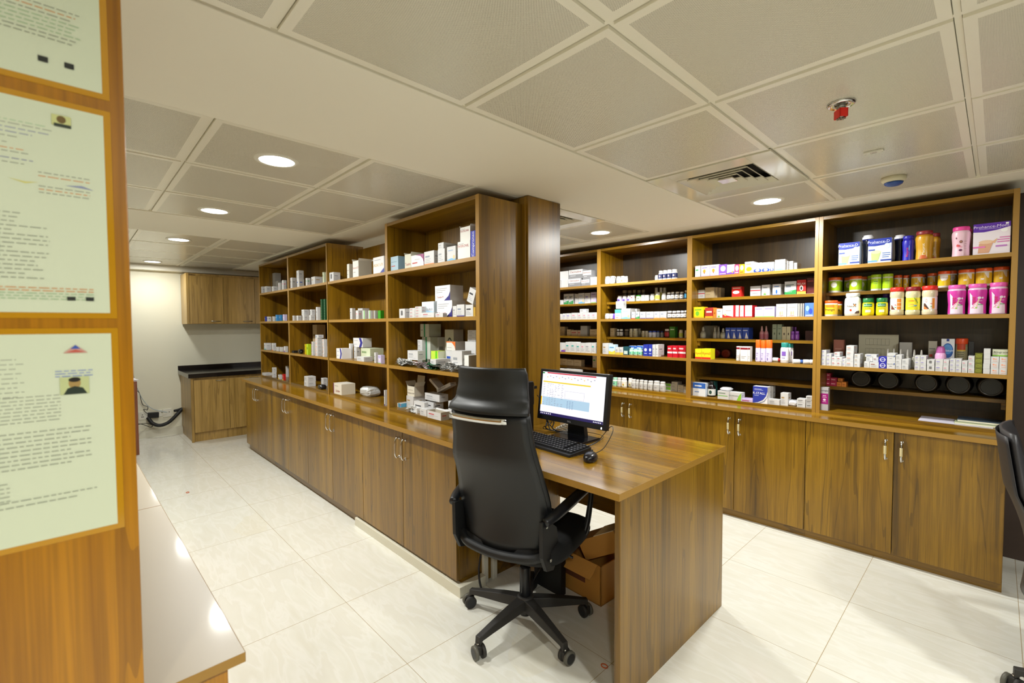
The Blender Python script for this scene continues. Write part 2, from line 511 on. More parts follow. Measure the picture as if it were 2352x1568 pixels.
t = thing('response_indicator', 'small white fire response indicator plate on ceiling', 'indicator plate', (-.39, 2.565, ZC))
mb = M(); mb.box(-.034, .034, -.016, .016, -.006, 0, WHITEP)
def Pc(u, v, e): return (-.034+u, .016-v, -.006-e)
draw(mb, [('t', 'FIRE', .5, .62, .3, '#9a4030'), ('r', .36, .2, .64, .3, '#555555'), ('e', .08, .3, .03, .07, '#333333'), ('e', .92, .3, .03, .07, '#333333')], .068, .032, Pc)
put('plate', mb, t)

# ------------------------------------------------------------------ joinery
def D_handle(L_=.12, proj=.03, r=.0045, mid=None):
    mb = M(); h = L_/2
    mb.tube([(0, 0, h-.004), (0, -proj*.6, h), (0, -proj, h-.02), (0, -proj*1.05, 0), (0, -proj, -h+.02), (0, -proj*.6, -h), (0, 0, -h+.004)], r, CHROME, 10, 6)
    for s_ in (-1, 1): mb.cyl((0, .0, s_*(h-.004)), (0, -.004, s_*(h-.004)), .008, CHROME, 14)
    if mid: mb.tube([(0, -proj*1.02, h-.034), (0, -proj*1.05, 0), (0, -proj*1.02, -h+.034)], r*1.25, mid, 10, 5)
    return mb.mesh('handle')
HND = D_handle(); IV = mat('ivory_insert', '#d2c496', .35)
HND2 = D_handle(.115, .028, .0055, IV)

def base_cabinet(label, x0, x1, yf, yb, group, hm, kick=.07, ztop=.772, end=None):
    t = thing('base_cabinet', label, 'cabinet', ((x0+x1)/2, yf, 0), 0, group)
    cx = (x0+x1)/2; a = x0-cx; b_ = x1-cx
    mb = M(); mb.box(a, b_, .019, yb-yf, kick, ztop, WZ); mb.box(a, b_, .03, yb-yf, 0, kick, WX); put('carcass', mb, t, bev=.001)
    for s_ in (-1, 1):
        mb = M(); g = .0018
        if s_ < 0: mb.box(a+g, -g, 0, .018, kick, ztop-.003, WZ)
        else: mb.box(g, b_-g, 0, .018, kick, ztop-.003, WZ)
        d = put('door', mb, t, bev=.0012)
        link('handle', hm, d, (s_*.036, 0, .665))
    return t
G1 = 'island base cabinets'
lab = ['walnut island base cabinet at the far left end', 'walnut island base cabinet, second from the far left end',
       'walnut island base cabinet, second from the office desk', 'walnut island base cabinet next to the office desk']
for l, (a, b_) in zip(lab, ((-5.85, -4.96), (-4.96, -3.965), (-3.965, -2.955), (-2.955, -1.9))):
    base_cabinet(l, a, b_, 1.41, 1.92, G1, HND)
lab = ['walnut wall base cabinet at the right end under empty shelf', 'walnut wall base cabinet, second from the right end',
       'walnut wall base cabinet, third from the right end, behind desk', 'walnut wall base cabinet hidden behind the island column']
for l, (a, b_) in zip(lab, ((-.837, .05), (-1.722, -.837), (-2.605, -1.722), (-3.49, -2.605))):
    base_cabinet(l, a, b_, 3.42, 3.99, 'wall base cabinets', HND2, kick=.055)
def worktop(name, label, x0, x1, y0, y1, z0, z1, m=WTOP):
    mb = M(); mb.box(x0, x1, y0, y1, z0, z1, m); mb.box(x0, x1, y0-.0008, y0, z0, z1, WEDGE)
    o = put(name, mb); return tag(o, label, 'worktop')
worktop('worktop', 'long glossy walnut worktop along the island cabinets', -5.87, -1.884, 1.38, 1.925, .773, .80)
worktop('worktop', 'long glossy walnut worktop along the right wall cabinets', -3.50, .052, 3.40, 3.99, .773, .80)
mb = M(); mb.box(-3.07, -1.86, 1.40, 1.437, 0, .055, mat('white_plinth_tile', '#dedbc8', .3)); mb.box(-1.898, -1.86, 1.437, 1.575, 0, .055, mat('white_plinth_tile', '#dedbc8', .3))
tag(put('trim_5', mb, bev=.002), kind='structure')
for yy, lb in ((1.575, 'white vertical cable trunking nearest the island cabinet door'), (1.64, 'white vertical cable trunking nearer the clad column')):
    mb = M(); mb.box(-1.898, -1.878, yy, yy+.032, 0, .60, WHITEP); tag(put('cable_trunking', mb, bev=.002), lb, 'trunking', 'cable trunking strips')

def shelving(label, xa, xb, th, yf, yb, full, rec, top=True, group=None, yrec=.1, zb=.80, ztop=2.10, lastfull=True):
    """xa..xb inner width; th = side panel thickness"""
    cx = (xa+xb)/2; a = xa-cx; b_ = xb-cx; D = yb-yf
    t = thing('shelving_unit', label, 'shelving', (cx, yf, zb), 0, group)
    for x in (a-th, b_):
        mb = M(); mb.box(x, x+th, 0, D, 0, ztop-zb, WZ); mb.box(x, x+th, -.0008, 0, 0, ztop-zb, WEDGE) if th > .005 else None; put('side_panel', mb, t, bev=.0012)
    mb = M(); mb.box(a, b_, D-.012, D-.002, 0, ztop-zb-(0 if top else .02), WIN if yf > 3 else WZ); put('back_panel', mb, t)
    if top:
        mb = M(); mb.box(a, b_, 0, D-.012, ztop-zb-.022, ztop-zb, WX); put('top_panel', mb, t, bev=.001)
    mb = M(); mb.box(a, b_, 0, D-.012, 0, .02, WX); put('base_panel', mb, t, bev=.001)
    for z in full:
        mb = M(); mb.box(a, b_, 0, D-.012, z-zb-.022, z-zb, WX); mb.box(a, b_, -.0008, 0, z-zb-.022, z-zb, WEDGE); put('shelf', mb, t, bev=.001)
    for z, yr in rec:
        mb = M(); mb.box(a+.001, b_-.001, yr-yf, D-.012, z-zb-.022, z-zb, WX)
        for sx in (a, b_-.018): mb.box(sx, sx+.018, yr-yf+.012, yr-yf+.05, z-zb-.06, z-zb-.022, WX)
        put('shelf', mb, t, bev=.001)
    return t
FULL = (1.77, 1.445, 1.12)
RECS = ((1.605, 3.70), (1.28, 3.70), (.97, 3.70))
GW = 'open shelving bays along the right wall'; GI = 'open shelving bays on the island'
shelving('walnut wall shelving bay at the far right holding jars', -.803, .045, .0235, 3.60, 3.99, FULL, ((1.605, 3.70), (.97, 3.75)), group=GW)
shelving('walnut wall shelving bay, second from the right, colourful cartons', -1.69, -.848, .02, 3.60, 3.99, FULL, RECS, group=GW)
shelving('walnut wall shelving bay, third from the right, mostly small bottles', -2.57, -1.73, .02, 3.60, 3.99, FULL, RECS, group=GW)
shelving('walnut wall shelving bay nearest the clad column', -3.45, -2.61, .02, 3.60, 3.99, FULL, RECS, group=GW)
shelving('walnut island shelving bay nearest the desk chair', -2.925, -1.96, .03, 1.60, 1.925, FULL, (), group=GI)
shelving('walnut island shelving bay open at the top', -3.955-.0, -2.956, .0005, 1.60, 1.925, FULL, (), top=False, group=GI)
shelving('walnut island shelving bay, second from the far end', -4.94, -3.986, .0145, 1.60, 1.925, FULL, (), group=GI)
shelving('walnut island shelving bay at the far end', -5.925, -4.97, .015, 1.60, 1.925, FULL, (), group=GI)

# ------------------------------------------------------------------ desk
t = thing('office_desk', 'walnut office desk with computer, joined to the island', 'desk', (-.905, 2.3, 0))
ox, oy = -.905, 2.3
mb = M(); mb.box(-1.88-ox, -.905-ox, 1.382-oy, 2.31-oy, .773, .80, WTOP); mb.box(-.905-ox, -.9042-ox, 1.382-oy, 2.31-oy, .773, .80, WEDGE); mb.box(-1.88-ox, -.905-ox, 1.3812-oy, 1.382-oy, .773, .80, WEDGE); put('desktop', mb, t)
mb = M(); mb.box(-.935-ox, -.910-ox, 1.40-oy, 2.30-oy, 0, .772, WZ); put('end_panel', mb, t, bev=.0015)
mb = M(); mb.box(-1.88-ox, -.936-ox, 2.19-oy, 2.21-oy, .32, .772, WX); put('modesty_panel', mb, t, bev=.001)

# ------------------------------------------------------------------ service ledge on the left
t = thing('service_counter', 'low walnut counter with bright glossy top behind the pillar', 'counter', (-.94, .215, 0), R(.8))
for a, b_ in ((-.975, 0), (-2.75, -.978)):
    mb = M(); mb.box(a, b_, -.55, 0, .782, .80, mat('glossy_laminate_top', '#9a8c74', .4, coat=.25)); mb.box(a, b_, 0, .0008, .782, .80, WEDGE); mb.box(b_, b_+.0008, -.55, 0, .782, .80, WEDGE); put('counter_top', mb, t, bev=.003)
mb = M(); mb.box(-2.73, -.028, -.53, -.022, 0, .781, WNEAR); put('cabinet_body', mb, t, bev=.001)

# ------------------------------------------------------------------ kitchen corner
def kit(label, loc, x0, x1, z0, z1, ys, hz, kick):
    t = thing('kitchen_cabinet', label, 'cabinet', loc)
    ox, oy, oz = loc
    mb = M(); mb.box(x0-ox, x1-.02-ox, ys[0]-.03-oy, ys[-1]-oy, z0+kick-oz, z1-oz, WKIT)
    if kick: mb.box(x0-ox, x1-.03-ox, ys[0]-.02-oy, ys[-1]-oy, z0-oz, z0+kick-oz, WKIT)
    mb.box(x1-.02-ox, x1-ox, ys[0]-.03-oy, ys[0]-.002-oy, z0-oz, z1-oz, WKIT)
    put('carcass', mb, t, bev=.001)
    for i in range(len(ys)-1):
        mb = M(); mb.box(x1-.019-ox, x1-ox, ys[i]+.002-oy, ys[i+1]-.002-oy, z0+kick-oz+.003, z1-.03-oz, WKIT)
        d = put('door', mb, t, bev=.001)
        mb = M(); yc = ys[i+1]-.09-oy if True else 0
        mb.tube([(x1-ox, yc-.05, hz-oz), (x1+.022-ox, yc-.05, hz-oz), (x1+.022-ox, yc+.05, hz-oz), (x1-ox, yc+.05, hz-oz)], .004, STEEL, 8)
        put('handle', mb, d)
    return t
kit('light walnut kitchen base cabinet under black stone top', (-6.6, 1.02, 0), -7.288, -6.6, 0, .775, (1.04, 1.41, 1.78, 2.15, 2.52, 2.89), .728, .11)
kit('light walnut wall cabinet hung above black stone top', (-6.9, 1.02, 1.42), -7.285, -6.9, 1.42, 2.05, (1.07, 1.435, 1.80, 2.165, 2.53, 2.895), 1.455, 0)
BG = bpy.data.materials.new('black_granite'); BG.use_nodes = True
nt, N, L, b = nodes(BG); n = N.new('ShaderNodeTexNoise'); n.inputs['Scale'].default_value = 160
L.new(ramp(nt, n.outputs['Fac'], [(.4, '#0c0a0a'), (.62, '#1c1818'), (.75, '#5a5450')]), b.inputs['Base Color']); b.inputs['Roughness'].default_value = .15
t = thing('stone_countertop', 'black speckled stone countertop on the kitchen cabinet', 'countertop', (-6.57, .985, .776))
mb = M(); mb.box(-.73, 0, 0, 1.92, 0, .05, BG); put('slab', mb, t, bev=.002)
mb = M(); mb.box(-.73, -.712, 0, 1.92, .05, .105, BG); put('upstand', mb, t, bev=.002)

t = thing('open_cabinet', 'dark open brown cabinet beside the far wall sockets', 'cabinet', (-6.4, .5, 0))
DB_ = wood('reddish_laminate', 'z', '#54281a', '#6e3a22', '#84492c', .4)
for nm, q in (('side_panel', (-.55, 0, -.03, 0, 0, .775)), ('side_panel', (-.55, 0, -.75, -.72, 0, .775)), ('top_panel', (-.55, .0, -.75, 0, .776, .80)), ('bottom_shelf', (-.55, -.005, -.72, -.031, .08, .10)), ('back_panel', (-.55, -.53, -.719, -.031, .1, .775))):
    mb = M(); mb.box(*q, DB_); put(nm, mb, t, bev=.001)
for k in range(3):
    mb = M(); mb.box(-.15, .15, -.105, .105, 0, .004, mat('paper', '#e8e6ee', .6))
    o = put('paper_sheaf', mb, loc=(-6.58, .39, .8005+k*.0048), rot=(0, 0, R((4, -7, 10)[k])))
    tag(o, ('lowest', 'middle', 'uppermost')[k]+' loose white paper on the dark cabinet by the far wall', 'paper', 'papers on the dark cabinet')

# far wall services
def plate(y0, y1, z0, z1, label, nm='socket_plate', sock=False):
    t = thing(nm, label, 'socket', (X0, (y0+y1)/2, (z0+z1)/2)); h = (y1-y0)/2; k = (z1-z0)/2
    mb = M(); mb.box(.0005, .012, -h, h, -k, k, WHITEP); put('cover', mb, t, bev=.002)
    mb = M()
    for s_ in ((-.4, .1), (-.3, -.15), (-.5, -.15)) if sock else ((0, .1),):
        mb.box(.0122, .013, s_[0]*h*2*.8-.006+.02, s_[0]*h*2*.8+.006+.02, s_[1]*k*2-.004, s_[1]*k*2+.004, mat('socket_hole', '#2a2824', .6))
    put('socket_holes', mb, t)
plate(.575, .665, .235, .335, 'white socket plate left of the black adapter', sock=True)
plate(.765, .805, .25, .335, 'narrow white switch plate right of the black adapter', 'switch_plate')
plate(.815, .905, .235, .34, 'white network point with blue cable plugged in', 'network_socket')
mb = M(); mb.box(0, .05, -.055, .055, -.033, .033, BLACKM)
tag(put('power_adapter', mb, loc=(X0+.013, .715, .283), rot=(R(-3), 0, 0), bev=.004), 'black rectangular power adapter plugged in far wall', 'adapter')
mb = M(); mb.tube([(-7.24, 1.015, .33), (-7.2, .95, .27), (-7.18, .86, .185), (-7.18, .77, .158), (-7.2, .70, .19), (-7.25, .66, .26)], .021, BLACKM, 12, 6)
tag(put('flexible_hose', mb), 'thick black flexible hose sagging below wall sockets', 'hose')
mb = M(); mb.tube([(-7.22, .92, .315), (-7.23, .97, .318), (-7.25, 1.0, .325)], [.014, .02, .017], BLACKM, 10, 4)
tag(put('pipe_fitting', mb), 'short black pipe fitting beside the kitchen base cabinet', 'pipe')
mb = M(); mb.tube([(-6.98, .51, .66), (-7.1, .57, .60), (-7.24, .60, .48), (-7.25, .62, .42), (-7.24, .66, .40), (-7.24, .655, .36), (-7.25, .62, .37), (-7.25, .64, .33), (-7.25, .67, .30)], .004, BLACK, 6, 6)
mb.tube([(-6.98, .51, .25), (-7.15, .60, .2), (-7.24, .68, .14), (-7.24, .70, .16), (-7.2, .64, .2), (-7.0, .53, .23)], .004, BLACK, 6, 6)
tag(put('power_cable', mb), 'tangled black cable hanging beside the far wall sockets', 'cable')
mb = M(); mb.tube([(-6.9, .505, .85), (-7.05, .55, .66), (-7.2, .62, .48), (-7.25, .70, .37), (-7.27, .80, .32), (-7.285, .86, .295)], .003, mat('pale_blue_cable', '#9db4c8', .5), 6, 6)
tag(put('network_cable', mb), 'pale blue cable curving down to the network point', 'cable')
# ------------------------------------------------------------------ office chair
def grid(mb, fn, nu, nv, m, thick):
    """closed sheet: fn(u,v)->(x,y,z) front surface; thick along +/-y"""
    A = [[Vector(fn(-1+2*i/nu, j/nv)) for i in range(nu+1)] for j in range(nv+1)]
    vs = []; fs = []
    def idx(s_, j, i): return s_*(nu+1)*(nv+1)+j*(nu+1)+i
    for s_ in (0, 1):
        for j in range(nv+1):
            for i in range(nu+1):
                p = A[j][i].copy()
                if s_:
                    u = -1+2*i/nu; v = j/nv
                    e = (1-abs(u)**6)*(1-abs(2*v-1)**8)
                    p.y += thick*(.25+.75*e)
                vs.append(p)
    for j in range(nv):
        for i in range(nu):
            fs.append((idx(0, j, i), idx(0, j, i+1), idx(0, j+1, i+1), idx(0, j+1, i)))
            fs.append((idx(1, j, i), idx(1, j+1, i), idx(1, j+1, i+1), idx(1, j, i+1)))
    for i in range(nu):
        fs.append((idx(0, 0, i), idx(1, 0, i), idx(1, 0, i+1), idx(0, 0, i+1)))
        fs.append((idx(0, nv, i), idx(0, nv, i+1), idx(1, nv, i+1), idx(1, nv, i)))
    for j in range(nv):
        fs.append((idx(0, j, 0), idx(0, j+1, 0), idx(1, j+1, 0), idx(1, j, 0)))
        fs.append((idx(0, j, nu), idx(1, j, nu), idx(1, j+1, nu), idx(0, j+1, nu)))
    mb.add(vs, fs, m, True)
def lerp(tab, v):
    for (a, x), (b_, y) in zip(tab, tab[1:]):
        if v <= b_:
            t = (v-a)/(b_-a); t = t*t*(3-2*t); return x+(y-x)*t
    return tab[-1][1]
def office_chair(label, loc, face, headrest=True, base_angles=None, grey=None, by=-.235, lean=.10, bz=.44, bh=.616):
    t = thing('office_chair', label, 'chair', loc, face)
    LEA = grey or BLACKL
    dusty = mat('dusty_black_plastic', '#2b2926', .6)
    bas = [a-math.degrees(face) for a in base_angles]
    mb = M(); mb.lathe([(.034, .06), (.040, .08), (.044, .105), (.038, .135), (.03, .14)], dusty, seg=24)
    for a in bas:
        Mx = Matrix.Rotation(R(a), 4, 'Z')
        sec = [(.03, .030, .088, .132), (.12, .024, .080, .122), (.22, .019, .074, .105), (.285, .017, .070, .092), (.302, .016, .052, .090)]
        vs = []; fs = []
        for x, hw, z0, z1 in sec:
            for y, z in ((-hw, z0), (hw, z0), (hw*.8, z1), (-hw*.8, z1)): vs.append(Mx @ Vector((x, y, z)))
        for k in range(len(sec)-1):
            for q in range(4): fs.append((k*4+q, k*4+(q+1) % 4, k*4+4+(q+1) % 4, k*4+4+q))
        fs += [(3, 2, 1, 0), tuple(len(sec)*4-4+q for q in range(4))]
        mb.add(vs, fs, dusty)
    put('star_base', mb, t, bev=.003)
    for i, a in enumerate(bas):
        mb = M(); Mx = Matrix.Translation((.30*cos(R(a)), .30*sin(R(a)), 0)) @ Matrix.Rotation(R(a+55+20*i), 4, 'Z')
        hub = mat('caster_grey', '#5c5a50', .5)
        for s_ in (-1, 1):
            q = Mx @ Matrix.Translation((.008, s_*.017, .029)) @ Matrix.Rotation(pi/2, 4, 'X')
            mb.lathe([(.022, -.008), (.029, -.006), (.029, .006), (.022, .008)], hub if s_ < 0 else dusty, seg=24, xf=q)
            mb.lathe([(.021, -.0085), (.021, .0085)], BLACK, seg=20, xf=q)
        q = Mx @ Matrix.Translation((.004, 0, .032)); mb.box(-.018, .016, -.009, .009, -.012, .022, dusty, q)
        mb.cyl(Mx @ Vector((0, 0, .05)), Mx @ Vector((0, 0, .062)), .007, STEEL, 10)
        put('caster', mb, t)
    mb = M(); mb.lathe([(.026, .05), (.026, .27), (.023, .275)], BLACK, seg=24); put('gas_column', mb, t)
    mb = M(); mb.lathe([(.013, .27), (.013, .375)], CHROME, seg=20); put('piston', mb, t)
    mb = M(); mb.box(-.09, .09, -.14, .12, .372, .405, BLACKM); mb.tube([(.09, .0, .385), (.2, .0, .385), (.24, .0, .375)], .006, BLACK, 8)
    mb.cyl((.02, .05, .30), (.02, .05, .375), .02, BLACK, 14); put('tilt_mechanism', mb, t, bev=.004)
    # seat
    mb = M(); n = 18; vs = []; fs = []
    def ring(sc, z): return [Vector((sc*.262*abs(cos(a))**.55*(1 if cos(a) >= 0 else -1), .02+sc*.262*abs(sin(a))**.5*(1 if sin(a) >= 0 else -1), z-(.025*max(0, sin(a))**2 if sin(a) > 0 else 0))) for a in [2*pi*i/36 for i in range(36)]]
    rs = [ring(.86, .405), ring(.97, .415), ring(1, .44), ring(.97, .475), ring(.86, .492), ring(.5, .492)]
    for r_ in rs: vs += r_
    for j in range(len(rs)-1):
        for i in range(36): fs.append((j*36+i, j*36+(i+1) % 36, (j+1)*36+(i+1) % 36, (j+1)*36+i))
    fs.append(tuple(reversed(range(36)))); fs.append(tuple(5*36+i for i in range(36)))
    mb.add(vs, fs, BLACKF, True); put('seat', mb, t)
    # backrest
    W = [(0, .165), (.12, .20), (.35, .225), (.6, .212), (.85, .190), (1, .184)]
    def back(u, v):
        z = bz+v*bh; hw = lerp(W, v)
        return (u*hw, by-lean*v-.035*sin(pi*min(1, v*1.5))*(-1)-.0+.045*u*u*(1-.3*v), z)
    mb = M(); grid(mb, back, 14, 18, LEA, .045); o = put('backrest', mb, t)
    def shell(u, v):
        p = back(u*.965, .03+v*.95); return (p[0], p[1]-.012, p[2])
    mb = M(); grid(mb, shell, 14, 18, mat('back_shell_plastic', '#141618', .45) if not grey else grey, .010); put('back_shell', mb, t)
    # lower frame linking back to seat
    mb = M(); mb.tube([(-.21, -.20, .47), (-.15, -.235, .45), (0, -.25, .44), (.15, -.235, .45), (.21, -.20, .47)], .020, BLACKM, 10, 5)
    for s_ in (-1, 1):
        p = [(-.262, .625), (-.215, .62), (-.13, .56), (-.10, .44), (-.16, .39), (-.22, .41), (-.258, .48)]
        x0, x1 = sorted((s_*.205, s_*.222))
        vs = [(x0, y, z) for y, z in p]+[(x1, y, z) for y, z in p]; n = len(p)
        mb.add(vs, [tuple(range(n)), tuple(reversed(range(n, 2*n)))]+[(i, i+n, (i+1) % n+n, (i+1) % n) for i in range(n)], BLACKM)
        mb.tube([(s_*.21, -.16, .41), (s_*.14, -.12, .395), (s_*.06, -.05, .39)], .016, BLACKM, 8, 5)
        for y, z in ((-.235, .60), (-.20, .45)): mb.cyl((s_*.226, y, z), (s_*.230, y, z), .008, STEEL, 10)
    put('back_support', mb, t, bev=.006)
    if headrest:
        HW = [(0, .190), (.12, .186), (.3, .172), (.6, .165), (.85, .163), (1, .156)]
        HY = [(0, -.372), (.10, -.366), (.3, -.340), (.7, -.332), (1, -.338)]
        def head(u, v):
            z = 1.050+v*.178
            return (u*lerp(HW, v), lerp(HY, v)+.05*u*u, z)
        mb = M(); grid(mb, head, 16, 16, LEA, .06); put('headrest', mb, t)
        def strip(u, v):
            p = back(u*.94, .93+v*.055)
            return (p[0]-.03*(1 if u > .98 else 0), p[1]-.0245, p[2])
        mb = M(); grid(mb, lambda u, v: ((u*.145-.035), back((u*.145-.035)/.196, .92+v*.05)[1]-.0275, .44+(.928+v*.040)*.616), 10, 2, CHROME, .004); put('chrome_badge_strip', mb, t)
    for s_ in (-1, 1):
        mb = M()
        mb.tube([(s_*.225, -.25, .62), (s_*.245, -.19, .635), (s_*.262, -.08, .655), (s_*.268, .08, .665), (s_*.265, .19, .655)], [.018, .022, .023, .022, .016], BLACK, 10, 5)
        mb.tube([(s_*.265, .16, .655), (s_*.262, .15, .57), (s_*.25, .11, .45), (s_*.2, .07, .40)], [.012, .013, .015, .015], BLACK, 8, 5)
        put('armrest', mb, t)
    return t
office_chair('black high-backed office chair in front of the walnut desk', (-1.49, 1.50, 0), R(16), True, (199, 273, 348, 56, 128))
GREYL = mat('dark_grey_shell', '#2b2a2c', .45)
office_chair('dark grey office chair cut off by the right picture edge', (.375, 2.60, 0), R(-90), False, (188, 260, 332, 44, 116), GREYL, -.28, .08, .37, .63)

# ------------------------------------------------------------------ computer
t = thing('computer_monitor', 'black computer monitor showing a spreadsheet on the desk', 'monitor', (-1.515, 1.88, .8005), R(0))
mb = M(); mb.box(-.115, .115, -.065, .085, 0, .012, mat('glossy_black', '#0c0c10', .15)); put('stand_base', mb, t, bev=.004)
mb = M(); mb.add([(-.06, .03, .012), (.055, .03, .012), (.055, .06, .012), (-.06, .06, .012), (-.045, .02, .17), (.045, .02, .17), (.045, .045, .17), (-.045, .045, .17)], [(3, 2, 1, 0), (4, 5, 6, 7), (0, 1, 5, 4), (2, 3, 7, 6), (1, 2, 6, 5), (3, 0, 4, 7)], BLACK)
mb.lathe([(.026, 0), (.026, .004)], mat('silver_ring', '#9098a8', .3, 1), seg=20, xf=Matrix.Translation((0, .034, .085)) @ Matrix.Rotation(pi/2, 4, 'X'))
put('stand_neck', mb, t, bev=.003)
xf = Matrix.Translation((0, 0, .225)) @ Matrix.Rotation(R(-6), 4, 'X')
def put_r(nm, mb, par, bev=0):
    o = put(nm, mb, par, (0, 0, .217), (R(-7), 0, 0), bev); return o
mb = M(); w2, h2 = .2265, .137
mb.box(-w2, w2, -.014, .016, -h2, h2, BLACK); mb.box(-.12, .12, .016, .04, -.08, .09, BLACK)
housing = put_r('housing', mb, t, .003)
sw, shh = .208, .116
def scr(n, c, e=.82):
    m = mat('screen_'+n, c, .3, emit=e); m.node_tree.nodes['Principled BSDF'].inputs['Base Color'].default_value = (.004, .004, .004, 1); return m
mb = M(); y = -.0146; dz = .006
SW_ = scr('white', '#f8f6ff', 1.0)
mb.quad([(-sw, y, -shh+dz), (sw, y, -shh+dz), (sw, y, shh+dz), (-sw, y, shh+dz)], SW_)
def sq(x0, y0, x1, y1, m, k=1):
    yy = y-.0003*k; X = lambda u: -sw+2*sw*u; Z = lambda v: dz-shh+2*shh*v
    mb.quad([(X(x0), yy, Z(y0)), (X(x1), yy, Z(y0)), (X(x1), yy, Z(y1)), (X(x0), yy, Z(y1))], m)
sq(.08, .965, .86, .995, scr('red', '#e04858')); sq(.0, .955, .035, .985, scr('green', '#2a9a4a'))
sq(.02, .755, .79, .785, scr('yellow', '#ffe030')); sq(.03, .22, .79, .42, scr('blue', '#bfe0f6', .8)); sq(0, .22, .02, .42, scr('amber', '#ffc81c'))
sq(0, 0, 1, .065, scr('navy', '#2c2460', .8))
rr = random.Random(5); gl = scr('grey', '#a8a8b8', .7); bl = scr('ink', '#7888b8', .7)
for k in range(13):
    v = .72-k*.04
    if v < .09: break
    for u in (.03, .10, .14, .18, .23, .28, .34):
        if rr.random() < .8: sq(u, v, u+rr.uniform(.012, .035), v+.008, gl, 2)
for u in (.44, .48, .52):
    for k in range(6): sq(u, .37-k*.032, u+.022, .378-k*.032, bl, 2)
for k in range(16): sq(.08+k*.05, .87+.03*(k % 2), .10+k*.05, .885+.03*(k % 2), gl if k % 4 else scr('amber', '#ffc81c'), 2)
sq(.4, .60, .70, .604, gl, 2); sq(.4, .43, .70, .434, gl, 2); sq(.4, .43, .403, .604, gl, 2); sq(.70, .43, .703, .604, gl, 2)
for k in range(6): sq(.015+k*.032, .02, .030+k*.032, .045, SW_, 2)
for k in range(5): sq(.86+k*.025, .02, .875+k*.025, .04, SW_, 2)
put_r('screen', mb, t)
mb = M(); draw(mb, [('t', 'DELL', .5, .5, .9, '#9a9aa0')], .03, .009, lambda a, b_, e: (-.015+a, -.0142-e, -.129+b_)); put_r('maker_lettering', mb, t)
mb = M(); mb.box(.198, .204, -.0152, -.014, -.132, -.122, scr('led', '#ffffff', 2)); put_r('power_light', mb, t)

t = thing('computer_keyboard', 'black desktop keyboard in front of the monitor', 'keyboard', (-1.525, 1.69, .8005), R(-4))
mb = M(); mb.add([(-.222, -.075, 0), (.222, -.075, 0), (.222, .075, 0), (-.222, .075, 0), (-.222, -.075, .012), (.222, -.075, .012), (.222, .075, .024), (-.222, .075, .024)], [(3, 2, 1, 0), (4, 5, 6, 7), (0, 1, 5, 4), (2, 3, 7, 6), (1, 2, 6, 5), (3, 0, 4, 7)], BLACK); put('keyboard_case', mb, t, bev=.002)
mb = M(); KM = mat('keycap', '#101013', .5); LG_ = mat('key_legend', '#c8c8d0', .5)
for r_ in range(6):
    yv = .062-r_*.0215; c = 0; xx = -.212
    while xx < .205:
        wk = .0175 if not (r_ == 5 and -.15 < xx < 0) else .11
        zz = .0125+(yv+.075)/.15*.012
        if not (.075 < xx < .083 or .142 < xx < .148):
            mb.box(xx, xx+wk-.002, yv-.009, yv+.008, zz-.004, zz+.006, KM)
            if wk < .02: mb.box(xx+.004, xx+.008, yv, yv+.004, zz+.006, zz+.0062, LG_)
        xx += wk+.0012; c += 1
put('keys', mb, t)
t = thing('computer_mouse', 'black computer mouse right of the keyboard', 'mouse', (-1.225, 1.645, .8005), R(25))
mb = M(); rs = []
for z, s_ in ((0, .9), (.006, 1), (.016, .98), (.026, .86), (.033, .6), (.0365, .25)):
    rs.append([Vector((.031*s_*cos(a), .056*s_*sin(a)*(1-.08*sin(a))-(.006 if z > .02 else 0), z)) for a in [2*pi*i/28 for i in range(28)]])
vs = sum(rs, []); fs = []
for j in range(5):
    for i in range(28): fs.append((j*28+i, j*28+(i+1) % 28, (j+1)*28+(i+1) % 28, (j+1)*28+i))
fs.append(tuple(reversed(range(28)))); fs.append(tuple(140+i for i in range(28)))
mb.add(vs, fs, mat('satin_black', '#18181e', .25), True); put('mouse_shell', mb, t)
mb = M(); mb.cyl((-.004, .028, .0315), (.004, .028, .0315), .007, BLACKM, 14); put('scroll_wheel', mb, t)
mb = M(); mb.tube([(-1.25, 1.70, .81), (-1.235, 1.76, .83), (-1.215, 1.80, .90), (-1.25, 1.84, .915), (-1.31, 1.86, .86), (-1.34, 1.85, .82), (-1.36, 1.80, .806), (-1.40, 1.99, .81), (-1.5, 2.03, .81), (-1.62, 2.0, .81)], .0018, BLACK, 6, 8)
tag(put('mouse_cable', mb), 'thin black mouse cable looping beside the monitor stand', 'cable')
t = thing('desktop_computer', 'black desktop computer tower behind the office chair', 'computer', (-1.873, 1.66, .8005))
mb = M(); mb.box(-.05, .087, -.17, .21, 0, .28, mat('computer_case', '#0d0d0f', .35)); put('case', mb, t, bev=.003)
mb = M(); mb.box(-.042, .079, -.178, -.171, .005, .275, BLACKM); put('front_panel', mb, t, bev=.002)
mb = M(); mb.box(.03, .085, .212, .216, .15, .27, STEEL); mb.box(.02, .08, .212, .245, .235, .25, BLACK); put('rear_ports', mb, t)
mb = M(); rr = random.Random(9)
for k in range(6):
    p = [(-1.79+rr.uniform(0, .03), 1.9, .9+.02*k), (-1.76+rr.uniform(0, .05), 1.93+rr.uniform(0, .04), .86), (-1.73+rr.uniform(-.03, .05), 1.9+rr.uniform(0, .08), .82), (-1.70+rr.uniform(-.02, .08), 1.94, .806), (-1.62+rr.uniform(-.05, .05), 1.93+rr.uniform(-.03, .06), .812), (-1.58, 1.98, .806), (-1.66+rr.uniform(-.05, .05), 2.03, .806)]
    mb.tube(p, .0025 if k % 2 else .0035, BLACK, 6, 6)
tag(put('cable_bundle', mb), 'tangle of thin black cables between tower and monitor', 'cable')
mb = M()
